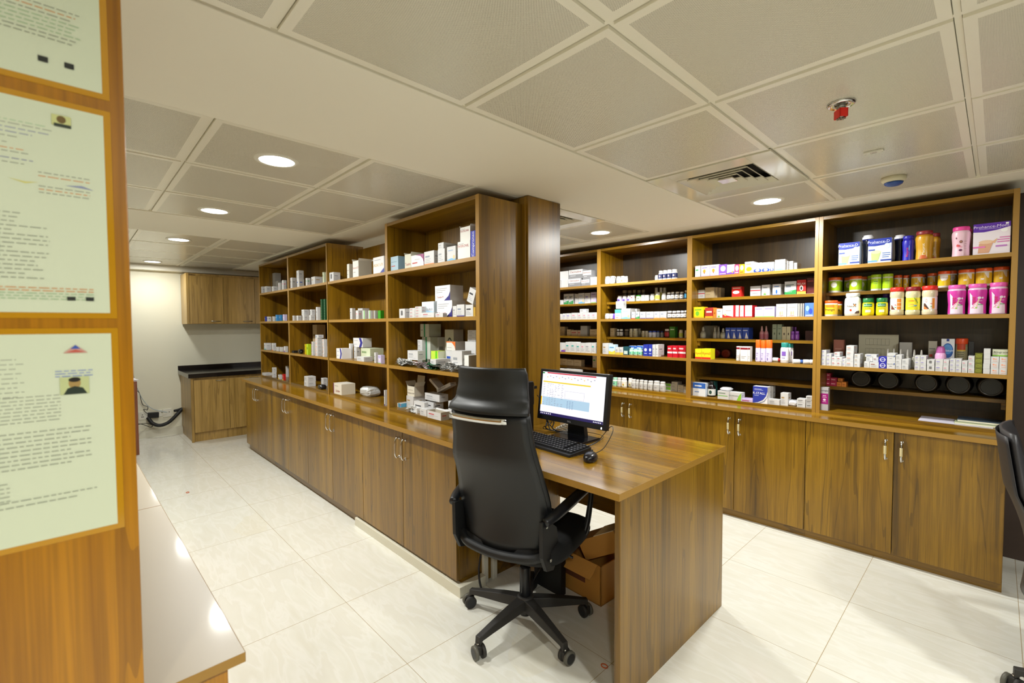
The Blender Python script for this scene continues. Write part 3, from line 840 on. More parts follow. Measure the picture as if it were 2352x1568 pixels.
for k in range(4):
    cx, cy = -1.67+.012*k, 1.985+.008*k
    mb.tube([(cx+.045*cos(a), cy+.03*sin(a), .812+.007*k+.005*sin(3*a)) for a in [2*pi*i/16 for i in range(17)]], .003, mat('pale_cable', '#bdb8ac', .5), 6)
tag(put('coiled_cable', mb), 'coil of pale cable lying behind the monitor', 'cable')

# ------------------------------------------------------------------ under the desk
CARD = mat('corrugated_card', '#bd8638', .8); CARDD = mat('card_inside', '#d09848', .8)
t = thing('cardboard_box', 'large brown cardboard box under the desk with open flaps', 'cardboard box', (-1.32, 1.86, 0), R(-2))
mb = M(); a, b_, h = .38, .26, .20
for q in ((-a, 0, 0, .006, 0, h), (-a, 0, b_-.006, b_, 0, h), (-a, -a+.006, 0, b_, 0, h), (-.006, 0, 0, b_, 0, h), (-a, 0, 0, b_, 0, .006)): mb.box(*q, CARD)
put('carton_body', mb, t)
for q, ax, ang, pv in (((-.12, 0, 0, b_), 'Y', -50, (-a, 0, h)), ((-a, -.02, -.08, 0), 'X', 40, (0, 0, h))):
    mb = M(); mb.box(q[0], q[1], q[2], q[3], 0, .005, CARDD, Matrix.Rotation(R(ang), 4, ax)); put('flap', mb, t, pv)
mb = M(); mb.box(-.28, -.10, -.0015, 0, .08, .14, mat('box_print', '#6a3a20', .8)); put('printed_panel', mb, t)
t = thing('cardboard_box', 'small torn cardboard box wrapped in clear tape under desk', 'cardboard box', (-1.37, 1.98, .235), R(12))
mb = M(); mb.box(-.10, .12, -.07, .07, -.01, .09, CARD, Matrix.Rotation(R(-28), 4, 'Y')); put('carton_body', mb, t)
mb = M(); mb.box(0, .12, -.072, .072, .090, .093, mat('clear_tape', '#d8c8a8', .15), Matrix.Rotation(R(-28), 4, 'Y')); put('tape', mb, t)
mb = M(); mb.box(-.12, .12, -.16, .16, 0, .07, mat('pale_card', '#c8b888', .8)); tag(put('cardboard_box', mb, loc=(-1.42, 2.35, 0), rot=(0, 0, R(12)), bev=.002), 'flat pale cardboard box on floor behind the desk', 'cardboard box')
mb = M(); mb.box(-.14, .05, -.02, .02, 0, .42, BLACKM)
draw(mb, [('t', '220V', .5, .8, .1, '#e0e0e0'), ('t', '50Hz', .5, .55, .1, '#e0e0e0'), ('r', .2, .3, .8, .4, '#b0b0b0')], .1, .1, lambda u, v, e: (-.11+u, -.02-e, .17+v))
tag(put('backup_power_unit', mb, loc=(-1.56, 1.80, 0.0), bev=.004), 'black flat power unit with white print under the desk', 'power unit')
mb = M(); mb.tube([(-1.875, 1.62, .36), (-1.86, 1.55, .22), (-1.83, 1.50, .10), (-1.78, 1.50, .02), (-1.70, 1.58, .008), (-1.63, 1.64, .03), (-1.6, 1.70, .12), (-1.57, 1.76, .2)], .005, BLACK, 8, 8)
tag(put('power_cable', mb), 'black cable looping on the floor below the desk', 'cable')
def ringband(loc, lab):
    mb = M(); mb.tube([(.014*cos(a), .010*sin(a), 0) for a in [2*pi*i/24 for i in range(25)]], .0022, mat('orange_rubber', '#c85a20', .6), 8)
    tag(put('rubber_band', mb, loc=loc), lab, 'rubber band')
ringband((-1.075, 1.54, .0024), 'orange rubber band on floor beside the desk panel')
ringband((-4.653, .669, .0024), 'tiny orange rubber band on the far aisle floor')

# ------------------------------------------------------------------ laminated notices on the pillar
def notice(label, z0, z1, kind, seed):
    t = thing('laminated_notice', label, 'notice', (-.905, .0425, (z0+z1)/2), 0, 'laminated notices on the pillar')
    U = .215; Hh = z1-z0
    mb = M(); mb.box(.0003, .0009, -U-.009, .010, -Hh/2-.009, Hh/2+.009, mat('laminate_film', '#c8985a', .08, spec=.6, coat=1)) if False else None
    mb = M(); film = mat('laminate_film', '#c08a18', .1, coat=1)
    mb.box(.0002, .0008, -U-.008, .008, -Hh/2-.008, Hh/2+.008, film); put('film_pouch', mb, t)
    mb = M(); mb.box(.0009, .0013, -U, 0, -Hh/2, Hh/2, mat('notice_paper', '#d2dabe', .5))
    rr = random.Random(seed); pr = []
    def line(x0, x1, y, c, h=.004):
        x = x0
        while x < x1:
            wd = rr.uniform(.015, .05); pr.append(('r', x, y, min(x+wd, x1), y+h, c)); x += wd+.01
    G_ = '#9ca28e'; BLU = '#8a90a8'; ORA = '#d89a60'; GRE = '#a8c49c'
    if kind == 0:
        for k in range(16): line(.08, .62 if k % 4 else .66, .62-k*.022+.2, G_)
        for k in range(9): line(.08, .90-.02*(k % 3), .33-k*.018, GRE if 2 < k < 7 else (ORA if k == 1 else G_))
        pr += [('r', .70, .075, .745, .10, '#20241c'), ('r', .82, .075, .865, .10, '#20241c')]
    elif kind == 1:
        for k, (y, x1, c) in enumerate(((.93, .5, G_), (.91, .52, G_), (.885, .72, GRE), (.87, .75, G_), (.85, .74, BLU), (.83, .66, BLU), (.81, .6, G_), (.78, .55, G_), (.755, .62, ORA), (.74, .64, G_), (.71, .66, BLU), (.69, .62, G_))): line(.12, x1, y, c)
        for y, c in ((.665, G_), (.648, ORA), (.60, G_), (.585, ORA), (.57, G_)): line(.68, .92, y, c)
        pr += [('o', .38, .62, .11, .05, '#8ea0b8'), ('e', .38, .62, .03, .02, '#6878b0'), ('p', [(.25, .5), (.40, .5), (.33, .555)], '#a8b4b8')]
        pr += [('p', [(.55, .62), (.62, .612), (.68, .618), (.62, .605)], '#d8d068'), ('p', [(.80, .62), (.88, .63), (.94, .615), (.88, .618)], '#8e96b4')]
        for k in range(16): line(.12, rr.uniform(.55, .72), .46-k*.02, G_)
        for k in range(5): line(.12, .92, .115-k*.013, GRE if k > 1 else ORA)
        pr += [('r', .75, .905, .84, .955, '#c8cc88'), ('e', .795, .935, .022, .018, '#6a5420'), ('r', .76, .90, .84, .915, '#283424')]
        pr += [('r', .79, .06, .83, .078, '#20241c'), ('r', .88, .06, .92, .078, '#20241c')]
    else:
        for k in range(9): line(.1, .55+.03*(k % 2), .88-k*.022, G_)
        for k in range(8): line(.3, .74, .70-k*.017, G_)
        for k in range(9): line(.12, .88-.1*(k % 3 == 2), .53-k*.021, G_, .005)
        for k in range(5): line(.4, .5, .30-k*.02, G_)
        line(.1, .9, .21, G_, .005); line(.1, .8, .185, G_, .005)
        pr += [('p', [(.76, .905), (.88, .905), (.82, .945)], '#c89888'), ('p', [(.795, .925), (.845, .925), (.82, .945)], '#3858a8'), ('p', [(.775, .908), (.865, .908), (.82, .922)], '#c05848')]
        for k in range(3): line(.72, .9, .815-k*.013, '#8898c8')
        pr += [('r', .74, .70, .88, .785, '#c0c890'), ('e', .81, .755, .03, .028, '#a88a50'), ('p', [(.755, .70), (.87, .70), (.85, .73), (.81, .74), (.775, .73)], '#283428'), ('e', .81, .772, .03, .012, '#201c14')]
    draw(mb, pr, U, Hh, lambda u, v, e: (.0013+e*.5, -U+u, -Hh/2+v), .00002); put('printed_sheet', mb, t)
notice('topmost laminated notice on the pillar, cut by picture top', 1.7365, 2.035, 0, 1)
notice('middle laminated notice on the pillar with round blue stamp', 1.419, 1.7045, 1, 2)
notice('lowest laminated notice on the pillar with triangular emblem', 1.104, 1.389, 2, 3)

ITEMS = """
U4.1|blue and white carton picturing green drink|box|P1|-0.6667|3.63|1.77|0.1106|0.09|0.146|1|0
U4.1|navy shaker bottle with white lid|shaker|-|-0.5788|3.67|1.77|0.0636|0.0636|0.187|1|0
U4.1|blue and white carton with green drink|box|P1|-0.5114|3.63|1.77|0.1151|0.039|0.151|1|0
U4.1|navy shaker bottle beside dark blue jar|shaker|-|-0.424|3.688|1.77|0.0581|0.0581|0.169|1|0
U4.1|dark blue waisted jar|hour|MB|-0.3785|3.63|1.77|0.057|0.057|0.15|1|0
U4.1|gold waisted jar with maroon lid|hour|MG|-0.307|3.62|1.77|0.082|0.082|0.168|1|0
U4.1|gold waisted jar with maroon lid|hour|MG|-0.2725|3.76|1.77|0.057|0.057|0.167|1|0
U4.1|pale pink jar with hot pink lid|hour|PK|-0.151|3.62|1.77|0.078|0.078|0.168|1|0
U4.1|pale pink jar half hidden behind another|hour|PK|-0.144|3.77|1.77|0.074|0.074|0.172|1|0
U4.1|large purple and white carton|box|P2|-0.0315|3.62|1.77|0.141|0.08|0.169|1|0
U4.2|green jar with orange lid|jar|GJ|-0.7635|3.71|1.605|0.071|0.071|0.102|1|0
U4.2|green jar with orange lid|jar|GJ|-0.7705|3.83|1.605|0.061|0.061|0.109|1|0
U4.2|green jar with orange lid|jar|GJ|-0.704|3.83|1.605|0.056|0.056|0.105|1|0
U4.2|green jar with orange lid|jar|GJ|-0.6475|3.71|1.605|0.069|0.069|0.101|1|0
U4.2|green jar with orange lid|jar|GJ|-0.6319|3.83|1.605|0.0561|0.0561|0.104|1|0
U4.2|lime jar with lime lid|jar|LJ|-0.5781|3.83|1.605|0.0501|0.0501|0.107|1|0
U4.2|lime jar with lime lid|jar|LJ|-0.5395|3.71|1.605|0.055|0.055|0.103|1|0
U4.2|lime jar with lime lid|jar|LJ|-0.4815|3.71|1.605|0.055|0.055|0.103|1|0
U4.2|yellow jar with orange lid|jar|YJ|-0.4394|3.78|1.605|0.0431|0.0431|0.096|1|0
U4.2|yellow jar with orange lid|jar|YJ|-0.401|3.8|1.605|0.0321|0.0321|0.093|1|0
U4.2|yellow jar with orange lid|jar|YJ|-0.3465|3.75|1.605|0.055|0.055|0.092|1|0
U4.2|yellow jar with orange lid|jar|YJ|-0.3325|3.87|1.605|0.043|0.043|0.097|1|0
U4.2|yellow jar with orange lid|jar|YJ|-0.281|3.81|1.605|0.046|0.046|0.098|1|0
U4.2|white and yellow jar with orange lid|jar|LF|-0.2215|3.71|1.605|0.057|0.057|0.098|1|0
U4.2|white and yellow jar with orange lid|jar|LF|-0.194|3.83|1.605|0.048|0.048|0.107|1|0
U4.2|yellow jar with orange lid|jar|YJ|-0.128|3.71|1.605|0.07|0.07|0.099|1|0
U4.2|yellow jar with orange lid|jar|YJ|-0.0575|3.71|1.605|0.069|0.069|0.101|1|0
U4.2|yellow jar with orange lid|jar|YJ|0.0105|3.71|1.605|0.063|0.063|0.102|1|0
U4.3|orange and yellow squat jar|jar|FG|-0.7635|3.62|1.445|0.077|0.077|0.104|1|0
U4.3|orange and yellow squat jar|jar|FG|-0.754|3.74|1.445|0.066|0.066|0.102|1|0
U4.3|large white square shouldered jar|bigjar|WN|-0.647|3.62|1.445|0.096|0.096|0.147|1|0
U4.3|large clear jar behind green capped ones|jar|GR|-0.5855|3.76|1.445|0.067|0.067|0.147|1|0
U4.3|yellow bottle with dark green cap|jar2|SG|-0.564|3.62|1.445|0.062|0.062|0.11|1|0
U4.3|yellow bottle with dark green cap|jar2|SG|-0.495|3.62|1.445|0.06|0.06|0.109|1|0
U4.3|small purple jar at the back|jar|PU|-0.4915|3.76|1.445|0.039|0.039|0.151|1|0
U4.3|glass jar with red lid|gjar|G1|-0.424|3.62|1.445|0.07|0.07|0.17|1|0
U4.3|glass jar with maroon lid|gjar|G2|-0.3505|3.62|1.445|0.071|0.071|0.169|1|0
U4.3|glass jar with red lid|gjar|G3|-0.276|3.62|1.445|0.072|0.072|0.171|1|0
U4.3|magenta waisted jar|hour|PG|-0.1615|3.62|1.445|0.079|0.079|0.168|1|0
U4.3|magenta waisted jar|hour|PG|-0.079|3.62|1.445|0.08|0.08|0.169|1|0
U4.3|magenta waisted jar|hour|PG|0.0025|3.62|1.445|0.075|0.075|0.171|1|0
U4.4|brownish pink carton at the back|box|bp|-0.744|3.8|1.12|0.058|0.04|0.166|1|0
U4.4|large grey carton printed with grids|box|GRID|-0.539|3.86|1.12|0.208|0.03|0.203|1|0
U4.4|grey carton right of the grid carton|box|gy:x|-0.393|3.8|1.12|0.06|0.04|0.157|1|0
U4.4|clear capped dropper bottle|drop|DG|-0.4705|3.72|1.12|0.021|0.021|0.116|1|0
U4.4|clear capped dropper bottle|drop|DG|-0.441|3.72|1.12|0.02|0.02|0.118|1|0
U4.4|clear capped dropper bottle|drop|DG|-0.408|3.72|1.12|0.022|0.022|0.117|1|0
U4.4|clear capped dropper bottle|drop|DG|-0.3755|3.72|1.12|0.023|0.023|0.116|1|0
U4.4|clear capped dropper bottle|drop|DG|-0.3444|3.72|1.12|0.0251|0.0251|0.116|1|0
U4.4|clear capped dropper bottle|drop|DG|-0.3115|3.72|1.12|0.025|0.025|0.115|1|0
U4.4|tall grey carton with red square|box|gyr|-0.267|3.81|1.12|0.04|0.04|0.168|1|0
U4.4|pink lotion bottle|tube|SP|-0.2265|3.71|1.12|0.053|0.05|0.14|1|0
U4.4|white carton with blue oval|box|OIL|-0.198|3.77|1.12|0.058|0.05|0.184|1|0
U4.4|tin with orange lid|jar|TIN|-0.1395|3.77|1.12|0.055|0.055|0.187|1|0
U4.4|black carton beside the tin|box|bk|-0.099|3.78|1.12|0.022|0.05|0.17|1|0
U4.4|small white carton|box|w:lav|-0.789|3.615|1.12|0.026|0.11|0.102|4|0
U4.4|small white carton|box|w:lav|-0.7605|3.615|1.12|0.027|0.1|0.079|3|0
U4.4|small white carton with red lettering|box|w:red|-0.731|3.615|1.12|0.028|0.1|0.06|2|0
U4.4|small white carton with red lettering|box|w:red|-0.703|3.615|1.12|0.028|0.1|0.061|2|0
U4.4|small white carton with red lettering|box|w:red|-0.719|3.63|1.182|0.03|0.1|0.027|1|0
U4.4|small white carton|box|w:lav|-0.6774|3.615|1.12|0.0191|0.09|0.049|2|0
U4.4|larger white carton|box|w:sal|-0.647|3.615|1.12|0.0401|0.11|0.135|4|0
U4.4|small white carton|box|w:tan|-0.609|3.615|1.12|0.03|0.11|0.083|3|0
U4.4|small white carton|box|w:gry|-0.5585|3.615|1.12|0.027|0.1|0.038|1|0
U4.4|small white carton|box|w:brn|-0.5215|3.615|1.12|0.045|0.1|0.036|1|0
U4.4|small white carton|box|w:gry|-0.5485|3.63|1.159|0.033|0.08|0.026|1|0
U4.4|small white carton with brown stripe|box|w:brn|-0.517|3.63|1.157|0.028|0.08|0.029|1|0
U4.4|flat white carton with blue end|box|w:blu|-0.5425|3.635|1.186|0.059|0.08|0.0164|1|0
U4.4|royal blue carton with white ring|box|BR|-0.48|3.615|1.12|0.038|0.09|0.071|2|0
U4.4|large white carton|box|w:HX|-0.44|3.615|1.12|0.04|0.104|0.094|2|0
U4.4|small white carton|box|w:gry|-0.4045|3.615|1.12|0.027|0.104|0.086|3|0
U4.4|small white carton|box|w:gry|-0.3745|3.615|1.12|0.031|0.104|0.063|2|0
U4.4|small white carton|box|w:lav|-0.319|3.615|1.12|0.0241|0.104|0.085|3|0
U4.4|small white carton|box|w:lav|-0.293|3.615|1.12|0.026|0.104|0.086|3|0
U4.4|small white carton with barcode|box|w:bar|-0.26|3.615|1.12|0.034|0.09|0.066|2|0
U4.4|small white carton|box|w:lav|-0.224|3.615|1.12|0.032|0.094|0.068|2|0
U4.4|small white carton|box|w:pnk|-0.195|3.615|1.12|0.024|0.094|0.067|2|0
U4.4|small white carton|box|w:lav|-0.168|3.615|1.12|0.024|0.1|0.074|3|0
U4.4|small white carton|box|w:lav|-0.1435|3.615|1.12|0.023|0.1|0.075|3|0
U4.4|small white carton with pink print|box|w:pnk|-0.1185|3.615|1.12|0.023|0.09|0.066|2|0
U4.4|small white carton with pink print|box|w:pnk|-0.0925|3.615|1.12|0.025|0.09|0.093|3|0
U4.4|olive green capsule pack|box|OLV|-0.0645|3.615|1.12|0.029|0.07|0.11|4|0
U4.4|plain white carton|box|w:pln|-0.033|3.615|1.12|0.026|0.08|0.136|5|0
U4.4|white carton with orange print|box|w:ORG|-0.0025|3.615|1.12|0.031|0.09|0.095|3|0
U4.4|white carton with orange print|box|w:ORG|0.029|3.615|1.12|0.03|0.09|0.095|3|0
U4.4|pale carton with green base stripe|box|ALO|0.0155|3.63|1.216|0.057|0.08|0.037|1|0
U4.5|small crimson carton|box|crm|-0.791|3.76|0.97|0.022|0.06|0.086|3|0
U4.5|small crimson carton|box|crm|-0.761|3.76|0.97|0.036|0.06|0.057|2|0
U4.5|small orange carton|box|orn|-0.7295|3.76|0.97|0.025|0.06|0.031|1|0
U4.5|small orange carton|box|orn|-0.7025|3.76|0.97|0.027|0.06|0.033|1|0
U4.5|small orange carton|box|orn|-0.724|3.765|1.004|0.028|0.05|0.021|1|0
U4.5|black round tub on its side|tub|-|-0.612|3.77|0.97|0.084|0.1|0.126|1|0
U4.5|black round tub on its side|tub|-|-0.471|3.77|0.97|0.088|0.1|0.127|1|0
U4.5|black round tub on its side|tub|-|-0.2885|3.77|0.97|0.095|0.1|0.126|1|0
U4.5|black round tub on its side|tub|-|-0.1475|3.77|0.97|0.091|0.1|0.131|1|0
U4.5|black round tub on its side|tub|-|-0.0145|3.77|0.97|0.089|0.1|0.135|1|0
U4.6|tall silver and magenta carton|box|SM|-0.781|3.621|0.82|0.042|0.04|0.153|1|0
U3.1|slim white carton with green mark|box|w:grn|-1.651|3.615|1.77|0.041|0.12|0.088|1|0
U3.1|white carton with balloon picture|box|BAL|-1.589|3.615|1.77|0.069|0.12|0.086|1|0
U3.1|white carton with balloon picture|box|BAL|-1.518|3.615|1.77|0.067|0.12|0.086|1|0
U3.1|purple carton with white oval|box|PUO|-1.456|3.615|1.77|0.057|0.12|0.081|1|0
U3.1|white carton with purple base|box|w:PB|-1.397|3.615|1.77|0.055|0.12|0.075|1|0
U3.1|pink carton with white oval|box|PKO|-1.351|3.615|1.77|0.034|0.12|0.071|1|0
U3.1|yellow carton with white oval|box|YLO|-1.316|3.615|1.77|0.034|0.12|0.069|1|0
U3.1|taller white carton with orange fruit|box|w:OR2|-1.266|3.615|1.77|0.059|0.1|0.083|1|0
U3.1|white carton with blue wave|box|w:BW|-1.208|3.615|1.77|0.054|0.14|0.069|1|0
U3.1|white carton with blue wave|box|w:BW|-1.153|3.615|1.77|0.051|0.14|0.067|1|0
U3.1|white carton with blue wave|box|w:BW|-1.113|3.615|1.77|0.025|0.14|0.066|1|0
U3.1|large white carton with pale blue base|box|w:LB|-1.061|3.615|1.77|0.066|0.044|0.077|1|0
U3.1|grey white carton|box|w:gry|-1.031|3.66|1.77|0.014|0.039|0.068|1|0
U3.1|grey white carton|box|w:gry|-1.018|3.7|1.77|0.0306|0.1|0.069|1|0
U3.1|grey white carton|box|w:gry|-0.9923|3.72|1.77|0.0186|0.1|0.057|1|0
U3.2|white carton with red stripe|box|w:RS|-1.663|3.715|1.605|0.053|0.06|0.069|1|0
U3.2|beige carton|box|tan|-1.598|3.715|1.605|0.07|0.044|0.085|1|0
U3.2|beige carton|box|tan|-1.568|3.76|1.605|0.026|0.039|0.086|1|0
U3.2|beige carton|box|tan|-1.556|3.8|1.605|0.025|0.08|0.085|1|0
U3.2|red carton with white oval|box|RDO|-1.389|3.715|1.605|0.071|0.06|0.078|1|0
U3.2|white carton with dark red stripe|box|w:RS|-1.254|3.715|1.605|0.071|0.1|0.074|1|0
U3.2|white carton with cartoon child|box|w:KID|-1.183|3.715|1.605|0.054|0.06|0.079|1|0
U3.2|white carton with blue figure|box|w:BF|-1.11|3.715|1.605|0.054|0.06|0.079|1|0
U3.2|blue edged white carton|box|w:blu|-1.091|3.78|1.605|0.019|0.1|0.082|1|0
U3.2|white carton with green base|box|w:GB|-1.021|3.715|1.605|0.074|0.06|0.093|1|0
U3.2|red and white carton|box|RED2|-0.9524|3.715|1.605|0.0551|0.06|0.099|1|0
U3.2|dark red carton|box|drd|-0.902|3.73|1.605|0.0441|0.1|0.11|1|0
U3.3|yellow carton with green print|box|YG|-1.641|3.615|1.445|0.081|0.08|0.088|1|0
U3.3|maroon and orange carton|box|MO|-1.556|3.615|1.445|0.062|0.07|0.08|1|0
U3.3|orange carton|box|orn|-1.51|3.61|1.445|0.0221|0.12|0.075|1|0
U3.3|white carton with small figure|box|w:KID|-1.476|3.615|1.445|0.0441|0.07|0.068|1|0
U3.3|white and red carton|box|WR|-1.407|3.615|1.445|0.089|0.08|0.091|1|0
U3.3|white carton with red edges|box|WR2|-1.347|3.615|1.445|0.028|0.1|0.091|1|0
U3.3|white carton with red edges|box|WR2|-1.315|3.615|1.445|0.031|0.1|0.088|1|0
U3.3|white carton with red edges|box|WR2|-1.27|3.615|1.445|0.059|0.1|0.088|1|0
U3.3|lavender carton with flowers|box|LAV|-1.192|3.615|1.445|0.058|0.09|0.075|1|0
U3.3|lavender carton with flowers|box|LAV|-1.126|3.615|1.445|0.07|0.09|0.076|1|0
U3.3|white carton with running figures|box|w:RUN|-1.048|3.615|1.445|0.065|0.07|0.091|1|0
U3.3|white carton with running figures|box|w:RUN|-0.9795|3.615|1.445|0.065|0.07|0.091|1|0
U3.3|grey spined carton|box|gy:x|-0.9404|3.62|1.445|0.0111|0.1|0.091|1|0
U3.3|grey spined carton|box|gy:x|-0.9295|3.63|1.445|0.0092|0.1|0.091|1|0
U3.3|grey spined carton|box|gy:x|-0.919|3.64|1.445|0.0101|0.1|0.091|1|0
U3.3|bright blue carton|box|BLC|-0.878|3.615|1.445|0.052|0.08|0.092|1|0
U3.4|grey dropper bottle|drop|DG|-1.653|3.71|1.28|0.045|0.045|0.094|1|0
U3.4|large grey carton behind droppers|box|gyd|-1.631|3.82|1.28|0.115|0.04|0.103|1|0
U3.4|grey dropper bottle|drop|DG|-1.563|3.73|1.28|0.0291|0.0291|0.092|1|0
U3.4|grey dropper bottle|drop|DG|-1.536|3.74|1.28|0.0251|0.0251|0.096|1|0
U3.4|grey dropper bottle|drop|DG|-1.492|3.71|1.28|0.041|0.041|0.083|1|0
U3.4|blue carton with white corner|box|BWC|-1.45|3.715|1.28|0.037|0.09|0.088|1|0
U3.4|blue carton with white corner|box|BWC|-1.408|3.715|1.28|0.042|0.09|0.088|1|0
U3.4|blue carton with white corner|box|BWC|-1.365|3.715|1.28|0.039|0.09|0.088|1|0
U3.4|blue carton with white corner|box|BWC|-1.319|3.715|1.28|0.047|0.09|0.088|1|0
U3.4|pink dropper bottle|drop|DP|-1.214|3.73|1.28|0.032|0.032|0.1|1|0
U3.4|pink dropper bottle|drop|DP|-1.183|3.73|1.28|0.029|0.029|0.1|1|0
U3.4|grey green carton|box|gg|-1.119|3.715|1.28|0.029|0.05|0.113|1|0
U3.4|grey green carton|box|gg|-1.086|3.715|1.28|0.03|0.05|0.113|1|0
U3.4|cream carton with drop mark|box|crD|-1.056|3.715|1.28|0.027|0.05|0.096|1|0
U3.4|cream carton with drop mark|box|crD|-1.028|3.715|1.28|0.0246|0.05|0.096|1|0
U3.4|small purple bottle|pill|PP|-1.003|3.71|1.28|0.0236|0.0236|0.063|1|0
U3.4|small purple bottle|pill|PP|-0.975|3.71|1.28|0.028|0.028|0.064|1|0
U3.4|small purple bottle|pill|PP|-1.028|3.79|1.28|0.022|0.022|0.094|1|0
U3.4|small purple bottle|pill|PP|-1.006|3.79|1.28|0.015|0.015|0.092|1|0
U3.4|dark maroon carton|box|dmr|-0.907|3.75|1.28|0.05|0.06|0.067|1|0
U3.5|yellow carton with red base|box|YR|-1.638|3.615|1.12|0.052|0.08|0.079|1|0
U3.5|yellow carton with red base|box|YR|-1.575|3.615|1.12|0.071|0.08|0.082|1|0
U3.5|dark red round tin on edge|disc|RT|-1.601|3.85|1.12|0.069|0.05|0.069|1|0
U3.5|dark red round tin on edge|disc|RT|-1.518|3.85|1.12|0.07|0.05|0.07|1|0
U3.5|white carton with dark red top|box|WDR|-1.351|3.66|1.12|0.025|0.04|0.107|1|0
U3.5|white carton with dark red top|box|WDR|-1.292|3.615|1.12|0.053|0.06|0.108|1|0
U3.5|white carton with dark red top|box|WDR|-1.257|3.615|1.12|0.014|0.05|0.109|1|0
U3.5|white spray can with orange cap|spray|SO|-1.202|3.62|1.12|0.033|0.033|0.16|1|0
U3.5|white spray can with orange cap|spray|SO|-1.167|3.62|1.12|0.033|0.033|0.157|1|0
U3.5|white spray can with orange cap|spray|SO|-1.13|3.62|1.12|0.042|0.042|0.16|1|0
U3.5|red and white bottle lying down|lie|LR|-1.097|3.68|1.12|0.049|0.08|0.065|1|0
U3.5|white bottle with teal cap|pill|WT|-1.03|3.62|1.12|0.053|0.053|0.143|1|0
U3.5|white bottle with teal cap|pill|WT|-1.021|3.7|1.12|0.026|0.026|0.139|1|0
U3.5|white bottle with teal cap|pill|WT|-1.012|3.73|1.12|0.022|0.022|0.136|1|0
U3.5|white and blue tube lying down|lie|LB|-0.9365|3.61|1.12|0.057|0.08|0.042|1|0
U3.5|white and blue tube lying down|lie|LB|-0.8884|3.62|1.12|0.0351|0.08|0.05|1|0
U3.5|white and blue tube lying down|lie|LB|-0.8596|3.63|1.12|0.0211|0.08|0.051|1|0
U3.7|blue and white carton|box|BWT|-1.638|3.636|0.82|0.1021|0.09|0.105|1|0
U3.7|black syrup bottle with white label|syr|SB|-1.556|3.649|0.82|0.0601|0.0601|0.119|1|0
U3.7|teal carton behind the black bottle|box|teal|-1.583|3.76|0.82|0.04|0.05|0.114|1|0
U3.7|white carton with green line|box|w:GL|-1.436|3.604|0.82|0.0831|0.07|0.063|1|0
U3.7|crumpled white strip pack|blis|w|-1.431|3.615|0.8836|0.08|0.08|0.024|1|0
U3.7|white carton with green corner|box|w:GC|-1.351|3.618|0.82|0.0857|0.07|0.059|1|0
U3.7|flat lavender carton|box|lavf|-1.266|3.609|0.82|0.0826|0.1|0.018|1|0
U3.7|blue and white carton lettered in white|box|KS|-1.173|3.604|0.82|0.0986|0.06|0.122|1|0
U3.7|white carton behind the blue one|box|w:gry|-1.138|3.72|0.82|0.032|0.05|0.119|1|0
U3.7|flat white carton|box|w:gry|-1.087|3.619|0.82|0.0722|0.06|0.036|1|0
U3.7|tall white carton|box|w:tan|-1.025|3.637|0.82|0.0486|0.07|0.087|1|0
U3.7|crumpled white strip pack|blis|w|-0.9747|3.631|0.82|0.0526|0.08|0.04|1|0
U3.7|flat white carton|box|w:blk|-0.9223|3.641|0.82|0.0506|0.07|0.057|2|0
U3.7|flat white carton|box|w:blk|-0.874|3.651|0.82|0.042|0.07|0.079|3|0
U2.1|white pill bottle|pill|WB|-2.518|3.615|1.77|0.051|0.051|0.071|1|0
U2.1|white pill bottle|pill|WB|-2.464|3.615|1.77|0.05|0.05|0.071|1|0
U2.1|white pill bottle|pill|WB|-2.463|3.67|1.77|0.02|0.02|0.07|1|0
U2.1|white pill bottle with fruit label|pill|WF|-2.395|3.615|1.77|0.038|0.038|0.062|1|0
U2.1|white pill bottle with fruit label|pill|WF|-2.352|3.615|1.77|0.043|0.043|0.062|1|0
U2.1|white pill bottle with fruit label|pill|WF|-2.312|3.615|1.77|0.03|0.03|0.057|1|0
U2.1|short white bottle|pill|WB|-2.012|3.615|1.77|0.032|0.032|0.043|1|0
U2.1|white bottle with navy label|pill|WNV|-1.976|3.615|1.77|0.038|0.038|0.078|1|0
U2.1|white bottle with navy label|pill|WNV|-1.937|3.615|1.77|0.036|0.036|0.079|1|0
U2.1|white bottle with navy label|pill|WNV|-1.898|3.615|1.77|0.038|0.038|0.08|1|0
U2.1|white bottle with navy label|pill|WNV|-1.855|3.615|1.77|0.045|0.045|0.08|1|0
U2.2|dark brown bottle at the back|pill|DB|-2.471|3.83|1.605|0.055|0.055|0.117|1|0
U2.2|dark brown bottle at the back|pill|DB|-2.412|3.83|1.605|0.045|0.045|0.113|1|0
U2.2|dark brown bottle at the back|pill|DB|-2.361|3.83|1.605|0.037|0.037|0.113|1|0
U2.2|dark brown bottle at the back|pill|DB|-2.313|3.83|1.605|0.04|0.04|0.11|1|0
U2.2|dark brown bottle at the back|pill|DB|-2.267|3.83|1.605|0.036|0.036|0.11|1|0
U2.2|white bottle with violet label|pill|WV|-2.446|3.71|1.605|0.053|0.053|0.057|1|0
U2.2|white bottle with violet label|pill|WV|-2.391|3.71|1.605|0.05|0.05|0.054|1|0
U2.2|white bottle with violet label|pill|WV|-2.342|3.71|1.605|0.042|0.042|0.055|1|0
U2.2|small white carton|box|w:red|-2.299|3.71|1.605|0.041|0.04|0.056|1|0
U2.2|green lidded tub|jar|GT|-2.244|3.71|1.605|0.06|0.06|0.054|1|0
U2.2|small white carton|box|w:gry|-2.193|3.71|1.605|0.033|0.04|0.053|1|0
U2.2|small white carton|box|w:gry|-2.155|3.71|1.605|0.039|0.04|0.052|1|0
U2.2|white bottle|pill|WB|-2.107|3.71|1.605|0.043|0.043|0.059|1|0
U2.2|yellow label bottle|pill|YB|-2.059|3.71|1.605|0.043|0.043|0.071|1|0
